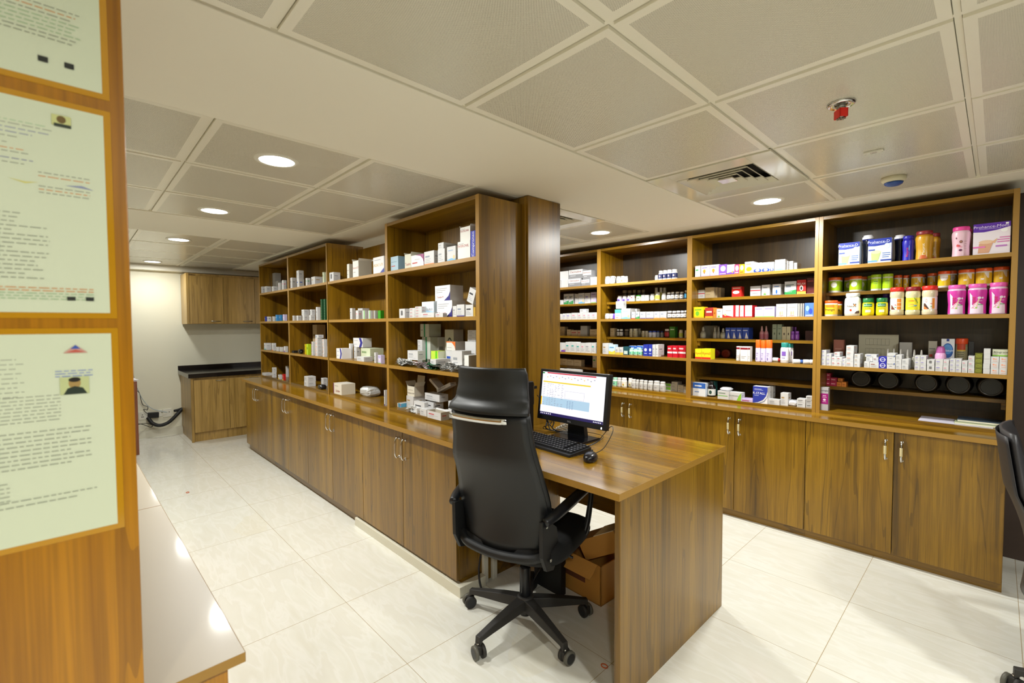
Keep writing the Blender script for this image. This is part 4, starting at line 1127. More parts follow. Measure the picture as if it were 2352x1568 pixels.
U2.2|yellow label bottle|pill|YB|-2.118|3.8|1.605|0.029|0.029|0.119|1|0
U2.2|yellow label bottle|pill|YB|-2.083|3.82|1.605|0.0271|0.0271|0.118|1|0
U2.2|yellow label bottle|pill|YB|-2.054|3.83|1.605|0.0301|0.0301|0.117|1|0
U2.2|white bottle|pill|WB|-1.998|3.71|1.605|0.041|0.041|0.061|1|0
U2.2|brown bottle with white label|pill|BL|-1.951|3.71|1.605|0.034|0.034|0.065|1|0
U2.2|brown bottle with white label|pill|BL|-1.915|3.71|1.605|0.031|0.031|0.066|1|0
U2.2|brown bottle with white label|pill|BL|-1.875|3.71|1.605|0.039|0.039|0.065|1|0
U2.2|brown bottle with white label|pill|BL|-1.833|3.71|1.605|0.031|0.031|0.063|1|0
U2.2|blue label brown bottle|pill|BB|-1.796|3.71|1.605|0.02|0.02|0.072|1|0
U2.3|squat white bottle|pill|WB|-2.518|3.615|1.445|0.049|0.049|0.052|1|0
U2.3|squat white bottle|pill|WB|-2.47|3.615|1.445|0.041|0.041|0.051|1|0
U2.3|small violet bottle|pill|VB|-2.436|3.615|1.445|0.024|0.024|0.05|1|0
U2.3|teal and white carton|box|TW|-2.389|3.615|1.445|0.066|0.06|0.087|1|0
U2.3|white carton stacked on the teal one|box|w:gry|-2.381|3.63|1.539|0.079|0.05|0.068|1|0
U2.3|large white and pale blue carton|box|w:LB|-2.305|3.615|1.445|0.091|0.08|0.093|1|0
U2.3|white carton|box|w:gry|-2.285|3.71|1.445|0.064|0.06|0.092|1|0
U2.3|small white carton with red base|box|w:RB|-2.23|3.615|1.445|0.038|0.05|0.062|1|0
U2.3|small white carton with green base|box|w:GB|-2.187|3.615|1.445|0.038|0.05|0.062|1|0
U2.3|small white carton with violet base|box|w:VB|-2.135|3.615|1.445|0.054|0.05|0.061|1|0
U2.3|small white carton with violet base|box|w:VB|-2.067|3.615|1.445|0.07|0.05|0.06|1|0
U2.3|small white carton with orange base|box|w:OB|-2.001|3.615|1.445|0.052|0.05|0.06|1|0
U2.3|small white carton with orange base|box|w:OB|-1.944|3.615|1.445|0.055|0.05|0.06|1|0
U2.3|dark bottle with white label|pill|BL|-1.892|3.615|1.445|0.036|0.036|0.061|1|0
U2.3|dark bottle with white label|pill|BL|-1.852|3.615|1.445|0.036|0.036|0.06|1|0
U2.3|dark bottle with white label|pill|BL|-1.815|3.615|1.445|0.033|0.033|0.061|1|0
U2.3|dark bottle with white label|pill|BL|-1.78|3.615|1.445|0.029|0.029|0.061|1|0
U2.3|dark bottle with white label|pill|BL|-1.75|3.615|1.445|0.025|0.025|0.062|1|0
U2.4|beige carton|box|tan|-2.517|3.715|1.28|0.044|0.05|0.08|1|0
U2.4|small dark bottle|pill|BL|-2.459|3.715|1.28|0.024|0.024|0.071|1|0
U2.4|small dark bottle|pill|BL|-2.427|3.715|1.28|0.0331|0.0331|0.071|1|0
U2.4|pale glass bottle|pill|DB|-2.387|3.74|1.28|0.0461|0.0461|0.071|1|0
U2.4|cream bottle|pill|CR|-2.321|3.715|1.28|0.032|0.032|0.076|1|0
U2.4|cream bottle|pill|CR|-2.28|3.715|1.28|0.045|0.045|0.077|1|0
U2.4|cream bottle|pill|CR|-2.288|3.8|1.28|0.032|0.032|0.077|1|0
U2.4|short cream bottle|pill|CR|-2.196|3.715|1.28|0.033|0.033|0.057|1|0
U2.4|short cream bottle|pill|CR|-2.162|3.715|1.28|0.03|0.03|0.057|1|0
U2.4|white bottle with blue cap|pill|WBC|-2.127|3.715|1.28|0.033|0.033|0.057|1|0
U2.4|white bottle with blue cap|pill|WBC|-2.09|3.715|1.28|0.036|0.036|0.059|1|0
U2.4|white bottle with blue cap|pill|WBC|-2.089|3.78|1.28|0.0296|0.0296|0.057|1|0
U2.4|white bottle with blue cap|pill|WBC|-2.059|3.8|1.28|0.0286|0.0286|0.055|1|0
U2.4|red and brown bottle|pill|RBB|-1.968|3.715|1.28|0.051|0.051|0.075|1|0
U2.4|green carton|box|GRN|-1.912|3.715|1.28|0.05|0.05|0.095|1|0
U2.4|lime and white bottle|pill|LW|-1.842|3.715|1.28|0.034|0.034|0.068|1|0
U2.4|white bottle with red print|pill|WB|-1.796|3.715|1.28|0.021|0.021|0.065|1|0
U2.5|tall white carton|box|w:tan|-2.525|3.615|1.12|0.063|0.08|0.1|1|0
U2.5|pale blue and yellow carton|box|LBY|-2.456|3.62|1.12|0.07|0.05|0.09|1|0
U2.5|small white and yellow carton|box|w:YB2|-2.395|3.615|1.12|0.04|0.05|0.067|1|0
U2.5|small white and yellow carton|box|w:YB2|-2.352|3.615|1.12|0.04|0.05|0.068|1|0
U2.5|dark teal carton|box|dteal|-2.305|3.615|1.12|0.048|0.05|0.075|1|0
U2.5|blue topped white carton|box|BWT|-2.276|3.68|1.12|0.071|0.05|0.081|1|0
U2.5|blue topped white carton|box|BWT|-2.204|3.68|1.12|0.069|0.05|0.084|1|0
U2.5|white bottle with pale green label|pill|WG|-2.257|3.615|1.12|0.04|0.04|0.058|1|0
U2.5|white bottle with pale green label|pill|WG|-2.213|3.615|1.12|0.041|0.041|0.058|1|0
U2.5|white bottle with pale green label|pill|WG|-2.167|3.615|1.12|0.045|0.045|0.06|1|0
U2.5|royal blue carton with white print|box|RB|-2.106|3.615|1.12|0.045|0.08|0.099|1|0
U2.5|royal blue carton with white print|box|RB|-2.062|3.615|1.12|0.037|0.08|0.1|1|0
U2.5|white carton|box|w:gry|-2.027|3.615|1.12|0.027|0.1|0.102|1|0
U2.5|white carton|box|w:gry|-1.998|3.615|1.12|0.026|0.1|0.103|1|0
U2.5|red carton with white band|box|RWB|-1.88|3.615|1.12|0.044|0.1|0.096|1|0
U2.5|red carton with white band|box|RWB|-1.835|3.615|1.12|0.0391|0.1|0.097|1|0
U2.5|red carton with white band|box|RWB|-1.783|3.63|1.12|0.0651|0.1|0.098|1|0
U2.7|white pill bottle|pill|WB|-2.473|3.62|0.82|0.036|0.036|0.082|1|0
U2.7|white bottle with green label|pill|WG|-2.43|3.62|0.82|0.045|0.045|0.084|1|0
U2.7|white pill bottle|pill|WB|-2.385|3.62|0.82|0.041|0.041|0.086|1|0
U2.7|white bottle with fruit label|pill|WF|-2.337|3.62|0.82|0.05|0.05|0.088|1|0
U2.7|white bottle with fruit label|pill|WF|-2.3|3.671|0.82|0.043|0.043|0.085|1|0
U2.7|white pill bottle|pill|WB|-2.235|3.62|0.82|0.0416|0.0416|0.084|1|0
U2.7|white pill bottle|pill|WB|-2.199|3.63|0.82|0.0296|0.0296|0.083|1|0
U2.7|white pill bottle|pill|WB|-2.156|3.62|0.82|0.04|0.04|0.085|1|0
U2.7|white pill bottle|pill|WB|-2.115|3.62|0.82|0.037|0.037|0.084|1|0
U2.7|white pill bottle|pill|WB|-2.067|3.615|0.82|0.049|0.049|0.084|1|0
U2.7|white pill bottle|pill|WB|-2.008|3.61|0.82|0.0546|0.0546|0.088|1|0
U2.7|white pill bottle|pill|WB|-1.956|3.62|0.82|0.0476|0.0476|0.085|1|0
U2.7|white and green carton|box|w:GT|-1.955|3.724|0.82|0.0571|0.06|0.062|2|0
U2.7|white carton|box|w:gry|-1.899|3.736|0.82|0.0541|0.08|0.081|3|0
U2.7|flat white carton|box|w:gry|-1.841|3.73|0.82|0.049|0.07|0.059|3|0
U2.7|flat white carton|box|w:gry|-1.794|3.715|0.82|0.025|0.07|0.052|2|0
U1.1|white carton with blue mark|box|w:blu|-3.108|3.615|1.77|0.077|0.08|0.072|1|0
U1.1|plain white carton|box|w:pln|-3.02|3.615|1.77|0.09|0.1|0.075|1|0
U1.1|grey and white carton|box|GW|-2.894|3.615|1.77|0.152|0.1|0.078|1|0
U1.1|grey and white carton|box|GW|-2.76|3.615|1.77|0.1|0.1|0.06|1|0
U1.1|plain white carton|box|w:pln|-2.662|3.615|1.77|0.0751|0.08|0.078|1|0
U1.1|plain white carton in upper row|box|w:pln|-3.048|3.63|1.846|0.128|0.08|0.089|1|0
U1.1|grey and white carton in upper row|box|GW|-2.889|3.63|1.849|0.17|0.08|0.089|1|0
U1.1|grey and white carton in upper row|box|GW|-2.751|3.63|1.831|0.1011|0.08|0.088|1|0
U1.2|small grey white carton|box|w:gry|-3.208|3.715|1.605|0.053|0.05|0.049|1|0
U1.2|small grey white carton|box|w:gry|-3.149|3.715|1.605|0.058|0.05|0.047|1|0
U1.2|cream carton with green base|box|w:GB|-3.08|3.715|1.605|0.066|0.05|0.107|1|0
U1.2|cream carton with green base|box|w:GB|-3.015|3.715|1.605|0.055|0.05|0.106|1|0
U1.2|pale carton|box|w:gry|-2.947|3.715|1.605|0.039|0.06|0.1|1|0
U1.2|white carton with pale blue pattern|box|w:LB|-2.885|3.715|1.605|0.076|0.05|0.105|1|0
U1.2|pale violet carton|box|w:lav|-2.808|3.715|1.605|0.066|0.06|0.103|1|0
U1.2|lavender carton|box|LAV|-2.735|3.715|1.605|0.066|0.07|0.107|1|0
U1.3|small white bottle|pill|WB|-3.135|3.615|1.445|0.024|0.024|0.064|1|0
U1.3|white carton with pink print|box|w:pnk|-3.075|3.615|1.445|0.061|0.06|0.06|1|0
U1.3|white carton with violet print|box|w:lav|-3.02|3.615|1.445|0.042|0.06|0.063|1|0
U1.3|white carton with violet print|box|w:lav|-2.965|3.615|1.445|0.062|0.06|0.064|1|0
U1.3|white carton with pink print|box|w:pnk|-2.892|3.615|1.445|0.074|0.06|0.067|1|0
U1.3|white carton with pink print|box|w:pnk|-2.823|3.615|1.445|0.058|0.06|0.066|1|0
U1.3|white carton with pink print|box|w:pnk|-2.763|3.615|1.445|0.055|0.06|0.065|1|0
U1.3|small white carton laid on top|box|w:gry|-2.802|3.63|1.512|0.072|0.05|0.036|1|0
U1.3|white carton with pink print|box|w:pnk|-2.709|3.615|1.445|0.046|0.06|0.066|1|0
U1.3|white carton with pink print|box|w:pnk|-2.652|3.615|1.445|0.061|0.06|0.066|1|0
U1.4|grey beige carton|box|tan|-3.199|3.75|1.28|0.133|0.06|0.094|1|0
U1.4|small beige carton|box|tan|-3.046|3.715|1.28|0.047|0.05|0.065|1|0
U1.4|beige carton with red print|box|tanr|-2.975|3.715|1.28|0.082|0.05|0.058|1|0
U1.4|beige carton with red print|box|tanr|-2.913|3.715|1.28|0.034|0.05|0.058|1|0
U1.4|tall grey carton|box|gy:x|-2.852|3.715|1.28|0.083|0.06|0.102|1|0
U1.4|wide beige carton|box|tan|-2.736|3.715|1.28|0.085|0.07|0.069|1|0
U1.5|white carton|box|w:gry|-3.106|3.615|1.12|0.076|0.07|0.09|1|0
U1.5|white and purple carton|box|w:PB|-3.037|3.615|1.12|0.056|0.07|0.091|1|0
U1.5|white carton with teal print|box|w:tea|-2.973|3.615|1.12|0.066|0.08|0.101|1|0
U1.5|white carton with teal print|box|w:tea|-2.905|3.615|1.12|0.065|0.08|0.102|1|0
U1.5|white carton with teal print|box|w:tea|-2.841|3.615|1.12|0.056|0.07|0.094|1|0
U1.5|white carton with pink print|box|w:pnk|-2.786|3.615|1.12|0.048|0.07|0.095|1|0
U1.5|pale grey carton|box|w:gry|-2.724|3.615|1.12|0.07|0.07|0.099|1|0
U1.5|white carton with teal print|box|w:tea|-2.659|3.615|1.12|0.051|0.07|0.101|1|0
U1.6|beige carton with blue corner|box|tan|-3.185|3.715|0.97|0.088|0.06|0.07|1|0
U1.6|beige carton with blue corner|box|tan|-3.103|3.715|0.97|0.069|0.06|0.069|1|0
U1.6|beige carton with blue corner|box|tan|-3.024|3.715|0.97|0.086|0.06|0.065|1|0
U1.6|beige carton with blue corner|box|tan|-2.932|3.715|0.97|0.092|0.06|0.067|1|0
U1.6|tall pale green carton|box|w:grn|-2.719|3.715|0.97|0.05|0.06|0.119|1|0
U1.7|white carton seen above the monitor|box|w:gry|-3.068|3.615|0.82|0.081|0.06|0.124|1|0
U1.7|white carton seen above the monitor|box|w:gry|-2.985|3.615|0.82|0.079|0.06|0.127|1|0
U1.7|white carton seen above the monitor|box|w:gry|-2.886|3.615|0.82|0.109|0.06|0.128|1|0
I1.1|white carton|box|w:gry|-5.901|1.615|1.77|0.0456|0.0351|0.079|1|0
I1.1|white carton|box|w:gry|-5.757|1.615|1.77|0.0664|0.0511|0.073|1|0
I1.1|silver white carton|box|w:gry|-5.501|1.615|1.77|0.0617|0.0475|0.057|1|0
I1.1|white carton with pink print|box|w:pnk|-5.289|1.615|1.77|0.0308|0.0237|0.082|1|0
I1.1|white carton with pink print|box|w:pnk|-5.163|1.615|1.77|0.0414|0.0319|0.1|1|0
I1.1|tall grey stack carton|box|gy:x|-5.881|1.74|1.77|0.0852|0.067|0.243|3|0
I1.1|grey carton at the back|box|gy:x|-5.783|1.74|1.77|0.1106|0.0866|0.142|1|0
I1.2|small blue carton|box|RB|-5.799|1.615|1.445|0.0201|0.02|0.055|1|0
I1.2|black and white carton|box|w:blk|-5.704|1.615|1.445|0.0441|0.0339|0.053|1|0
I1.2|white carton|box|w:gry|-5.519|1.615|1.445|0.0287|0.0221|0.053|1|0
I1.2|sky blue carton|box|sky|-5.404|1.615|1.445|0.0346|0.0266|0.068|1|0
I1.2|sky blue carton|box|sky|-5.359|1.64|1.445|0.0291|0.0224|0.068|1|0
I1.2|pale violet carton|box|LAV|-5.16|1.615|1.445|0.0394|0.0303|0.068|1|0
I1.3|white carton with teal base|box|w:TB|-5.825|1.615|1.12|0.0754|0.058|0.076|1|0
I1.3|white carton with orange corner|box|w:OB|-5.571|1.62|1.12|0.0421|0.0324|0.082|1|0
I1.3|small white carton|box|w:gry|-5.404|1.615|1.12|0.0329|0.0253|0.045|1|0
I1.3|small white carton|box|w:gry|-5.28|1.615|1.12|0.034|0.0262|0.048|1|0
I1.3|small purple carton|box|w:PB|-5.152|1.615|1.12|0.0385|0.0296|0.059|1|0
I1.4|flat white carton|box|w:gry|-5.873|1.604|0.82|0.1027|0.079|0.028|1|0
I1.4|white carton|box|w:gry|-5.563|1.613|0.82|0.0446|0.0343|0.109|2|0
I1.4|white and pink carton|box|w:pnk|-5.511|1.74|0.82|0.0303|0.0233|0.122|1|0
I1.4|yellow and white carton|box|w:YB2|-5.325|1.604|0.82|0.0374|0.0288|0.048|1|0
I1.4|red carton|box|RED2|-5.19|1.604|0.82|0.0328|0.0253|0.064|1|0
I2.1|white carton|box|w:gry|-4.905|1.615|1.77|0.053|0.0407|0.107|1|0
I2.1|white carton|box|w:blu|-4.716|1.615|1.77|0.0629|0.0483|0.079|1|0
I2.1|shiny white carton stacked on another|box|w:gry|-4.764|1.63|1.85|0.0615|0.0473|0.088|1|0
I2.1|small green tinted carton|box|w:grn|-4.493|1.615|1.77|0.0405|0.0311|0.073|1|0
I2.1|pale crumpled carton|box|w:tan|-4.327|1.615|1.77|0.0875|0.0673|0.072|1|0
I2.1|pale green carton|box|palg|-4.093|1.615|1.77|0.0274|0.0211|0.094|1|0
I2.2|white carton|box|w:gry|-4.875|1.615|1.445|0.0289|0.0223|0.052|1|0
I2.2|white carton|box|w:gry|-4.758|1.615|1.445|0.0455|0.035|0.05|1|0
I2.2|long white carton|box|w:gry|-4.593|1.615|1.445|0.0532|0.0409|0.051|1|0
I2.2|long white carton|box|w:gry|-4.422|1.615|1.445|0.0519|0.0399|0.048|1|0
I2.2|white carton in upper row|box|w:gry|-4.645|1.63|1.497|0.0669|0.0515|0.054|1|0
I2.2|white carton in upper row|box|w:gry|-4.439|1.63|1.494|0.0447|0.0344|0.053|1|0
I2.2|tall white carton|box|w:gry|-4.255|1.615|1.445|0.0352|0.0271|0.119|1|0
I2.2|green foil strip stack|box|GF|-4.148|1.615|1.445|0.0227|0.02|0.185|1|0
I2.2|green foil strip stack|box|GF|-4.077|1.615|1.445|0.0209|0.02|0.184|1|0
I2.3|small black device|box|bk|-4.907|1.615|1.12|0.054|0.0415|0.023|1|0
I2.3|silver black pouch|blis|k|-4.737|1.615|1.12|0.0594|0.0396|0.043|1|0
I2.3|yellow carton|box|YG|-4.564|1.615|1.12|0.0111|0.02|0.099|1|0
I2.3|lime green carton|box|LG|-4.506|1.615|1.12|0.0381|0.0293|0.102|1|0
I2.3|white and orange carton|box|w:ORG|-4.386|1.615|1.12|0.0282|0.0217|0.127|4|0
I2.3|white and orange carton|box|w:ORG|-4.28|1.615|1.12|0.0541|0.0416|0.161|5|0
I2.3|white and orange carton|box|w:ORG|-4.122|1.615|1.12|0.037|0.0284|0.156|5|0
I2.3|white carton with blue corner|box|w:blu|-4.28|1.62|1.282|0.0653|0.0502|0.03|1|0
I2.3|large grey brown carton at the back|box|tan|-4.805|1.8|1.12|0.1134|0.0873|0.284|1|0
I2.4|white carton|box|w:gry|-4.525|1.604|0.82|0.0953|0.0733|0.093|2|0
I2.4|white carton|box|w:gry|-4.432|1.72|0.82|0.0547|0.0421|0.075|2|0
I2.4|black zipped pouch|blis|k|-4.213|1.604|0.82|0.093|0.062|0.04|1|0
I2.4|black flat folder|blis|k|-4.892|1.72|0.82|0.0846|0.0564|0.012|1|0
I3.1|white carton with barcode|box|w:bar|-3.902|1.61|1.77|0.0826|0.059|0.076|1|0
I3.1|white carton with red lettering|box|UPR|-3.642|1.64|1.77|0.04|0.0286|0.124|1|0
I3.1|open white carton with red lettering|open|UPR|-3.453|1.615|1.77|0.097|0.11|0.127|1|0
I3.1|white carton with yellow and blue|box|URZ|-3.083|1.615|1.77|0.159|0.06|0.119|1|0
I3.2|white carton|box|w:gry|-3.623|1.65|1.445|0.0391|0.0279|0.091|1|0
I3.2|white carton|box|w:pnk|-3.44|1.615|1.445|0.0464|0.0331|0.068|1|0
I3.2|white carton with green stripe|box|w:GV|-3.327|1.615|1.445|0.0361|0.0258|0.065|1|0
I3.2|white carton with green stripe|box|w:GV|-3.235|1.615|1.445|0.0308|0.022|0.063|1|0
I3.2|grey carton|box|gy:x|-3.157|1.615|1.445|0.0274|0.02|0.061|1|0
I3.2|green carton|box|GR2|-3.083|1.615|1.445|0.0395|0.0282|0.059|1|0
I3.2|red and white carton behind others|box|w:red|-3.648|1.74|1.445|0.0848|0.0605|0.093|1|0
I3.3|white carton with blue chevron|box|CHV|-3.788|1.615|1.12|0.108|0.084|0.085|1|0
I3.3|pale grey carton|box|w:gry|-3.769|1.7|1.12|0.0301|0.0215|0.124|1|0
I3.3|large white carton with blue chevron|box|CHV|-3.679|1.73|1.215|0.173|0.08|0.076|1|0
I3.3|pale green long carton|box|palg|-3.462|1.69|1.12|0.1608|0.1149|0.094|1|0
I3.3|small white carton|box|w:gry|-3.71|1.72|1.12|0.0496|0.0354|0.093|1|0
I3.3|white carton|box|w:gry|-3.187|1.63|1.12|0.0223|0.02|0.075|1|0
I3.3|flat white carton|box|w:gry|-3.396|1.615|1.12|0.1186|0.074|0.034|1|0
I3.3|pale violet carton|box|LAV|-3.089|1.615|1.12|0.0433|0.0309|0.061|1|0
I3.4|large cream carton with red logo|box|ZG|-3.81|1.604|0.82|0.166|0.12|0.089|1|0
I3.4|plastic wrapped grey bundle|blis|g|-3.529|1.694|0.82|0.1877|0.1251|0.078|1|0
I3.4|small navy and white carton|box|w:VB|-3.023|1.615|0.82|0.012|0.02|0.112|1|0
I4.1|pale blue carton|box|LBX|-2.857|1.615|1.77|0.099|0.09|0.097|1|0
I4.1|open cream carton|open|TAX|-2.691|1.62|1.77|0.076|0.1|0.094|1|0
I4.1|white carton with magenta corner|box|MAG|-2.568|1.615|1.77|0.147|0.06|0.077|1|0
I4.1|white carton with orange edge|box|w:OB|-2.434|1.615|1.77|0.108|0.05|0.084|1|0
I4.1|white carton|box|w:gry|-2.304|1.615|1.77|0.071|0.09|0.082|1|0
I4.1|white carton laid on top|box|w:gry|-2.314|1.62|1.853|0.057|0.1|0.038|1|0
I4.1|silver white carton|box|w:LB|-2.203|1.615|1.77|0.084|0.07|0.085|1|0
I4.1|large white carton with red lettering|box|TRY|-2.084|1.615|1.77|0.113|0.12|0.1|1|0
I4.1|open white carton with red lettering|open|TRY|-2.09|1.63|1.871|0.095|0.1|0.081|1|0
I4.1|blue upright carton|box|BUP|-2.001|1.615|1.77|0.041|0.1|0.145|1|0
I4.2|white carton with barcode|box|w:bar|-2.765|1.615|1.445|0.072|0.07|0.063|1|0
I4.2|white carton with red print|box|w:red|-2.639|1.615|1.445|0.065|0.1|0.064|3|0
I4.2|white carton with red print|box|w:red|-2.564|1.615|1.445|0.077|0.034|0.072|4|0
I4.2|white and pale blue carton|box|TRD|-2.507|1.65|1.445|0.137|0.1|0.102|1|0
I4.2|flat white carton|box|w:red|-2.441|1.605|1.445|0.141|0.03|0.031|1|0
I4.2|flat white carton|box|w:red|-2.317|1.605|1.445|0.078|0.03|0.024|1|0
I4.2|large white carton with violet corner|box|TEN|-2.326|1.65|1.445|0.159|0.1|0.101|1|0
I4.2|large white carton with violet corner|box|TEN|-2.373|1.67|1.548|0.159|0.1|0.094|1|0
I4.2|slim white carton|box|w:gry|-2.175|1.615|1.445|0.037|0.1|0.063|1|0
I4.2|white carton with navy lettering|box|w:VB|-2.119|1.615|1.445|0.071|0.08|0.07|1|0
I4.2|white carton with black lettering|box|w:blk|-2.038|1.615|1.445|0.067|0.1|0.066|1|0
I4.2|small gold carton|box|gold|-1.993|1.615|1.445|0.02|0.06|0.051|1|0
I4.2|white carton tipped on its corner|box|w:blk|-2.053|1.63|1.512|0.058|0.1|0.083|1|22
I4.3|tall white carton with green stripe|box|GSW|-2.729|1.78|1.12|0.103|0.059|0.195|1|0
I4.3|white carton with green stripe|box|GSW|-2.748|1.78|1.316|0.109|0.1|0.089|1|0
I4.3|grey carton|box|w:gry|-2.764|1.75|1.12|0.058|0.029|0.176|6|0
I4.3|grey carton|box|w:gry|-2.7|1.84|1.12|0.06|0.06|0.193|1|0
I4.3|lime and green carton|box|LIM|-2.495|1.69|1.12|0.0796|0.07|0.11|1|0
I4.3|grey carton with black ring|box|RNG|-2.514|1.82|1.12|0.1|0.08|0.247|1|0
I4.3|white carton with orange corner|box|WOC|-2.391|1.743|1.236|0.096|0.08|0.057|1|0
I4.3|white carton under orange cornered one|box|w:blu|-2.395|1.74|1.12|0.094|0.08|0.115|1|0
I4.3|white carton with small print|box|w:gry|-2.203|1.65|1.12|0.098|0.07|0.125|1|0
I4.3|white carton at the back|box|w:gry|-2.189|1.75|1.298|0.079|0.1|0.068|3|0
I4.3|large white carton|box|w:gry|-2.188|1.74|1.12|0.103|0.1|0.177|1|0
I4.3|white and teal carton|box|TEA|-2.074|1.62|1.12|0.04|0.12|0.106|1|0
I4.3|white carton resting on foil strips|box|w:gry|-2.695|1.65|1.165|0.129|0.06|0.062|1|0
I4.3|long white carton on foil strips|box|w:gry|-2.424|1.63|1.14|0.0616|0.109|0.044|1|0
I4.4|open white carton with tall flaps|open|TEL|-2.811|1.703|0.9026|0.09|0.08|0.069|1|0
I4.4|white carton under the flapped one|box|w:tan|-2.819|1.7|0.82|0.092|0.1|0.082|1|0
I4.4|white and blue carton|box|WBL|-2.898|1.66|0.82|0.052|0.08|0.027|1|0
I4.4|small white carton|box|w:gry|-2.631|1.62|0.82|0.061|0.029|0.034|1|0
I4.4|white carton|box|w:blk|-2.622|1.65|0.82|0.1266|0.03|0.072|1|0
I4.4|white carton|box|w:gry|-2.589|1.73|0.8926|0.172|0.07|0.047|1|0
I4.4|white carton with black mark|box|w:blk|-2.623|1.73|0.82|0.101|0.08|0.061|1|0
I4.4|white carton|box|w:gry|-2.519|1.615|0.82|0.0776|0.06|0.041|1|0
I4.4|white carton with open red flap|open|w:red|-2.376|1.6|0.82|0.15|0.06|0.045|1|0
I4.4|tilted cream carton|box|w:tan|-2.617|1.76|0.9626|0.116|0.06|0.017|1|30
I4.4|tilted cream carton|box|w:blk|-2.525|1.78|0.9402|0.164|0.05|0.0224|1|-22
I4.4|white carton|box|w:gry|-2.358|1.66|0.82|0.091|0.059|0.043|1|0
I4.4|white carton|box|w:red|-2.348|1.72|0.82|0.086|0.07|0.098|1|0
"""
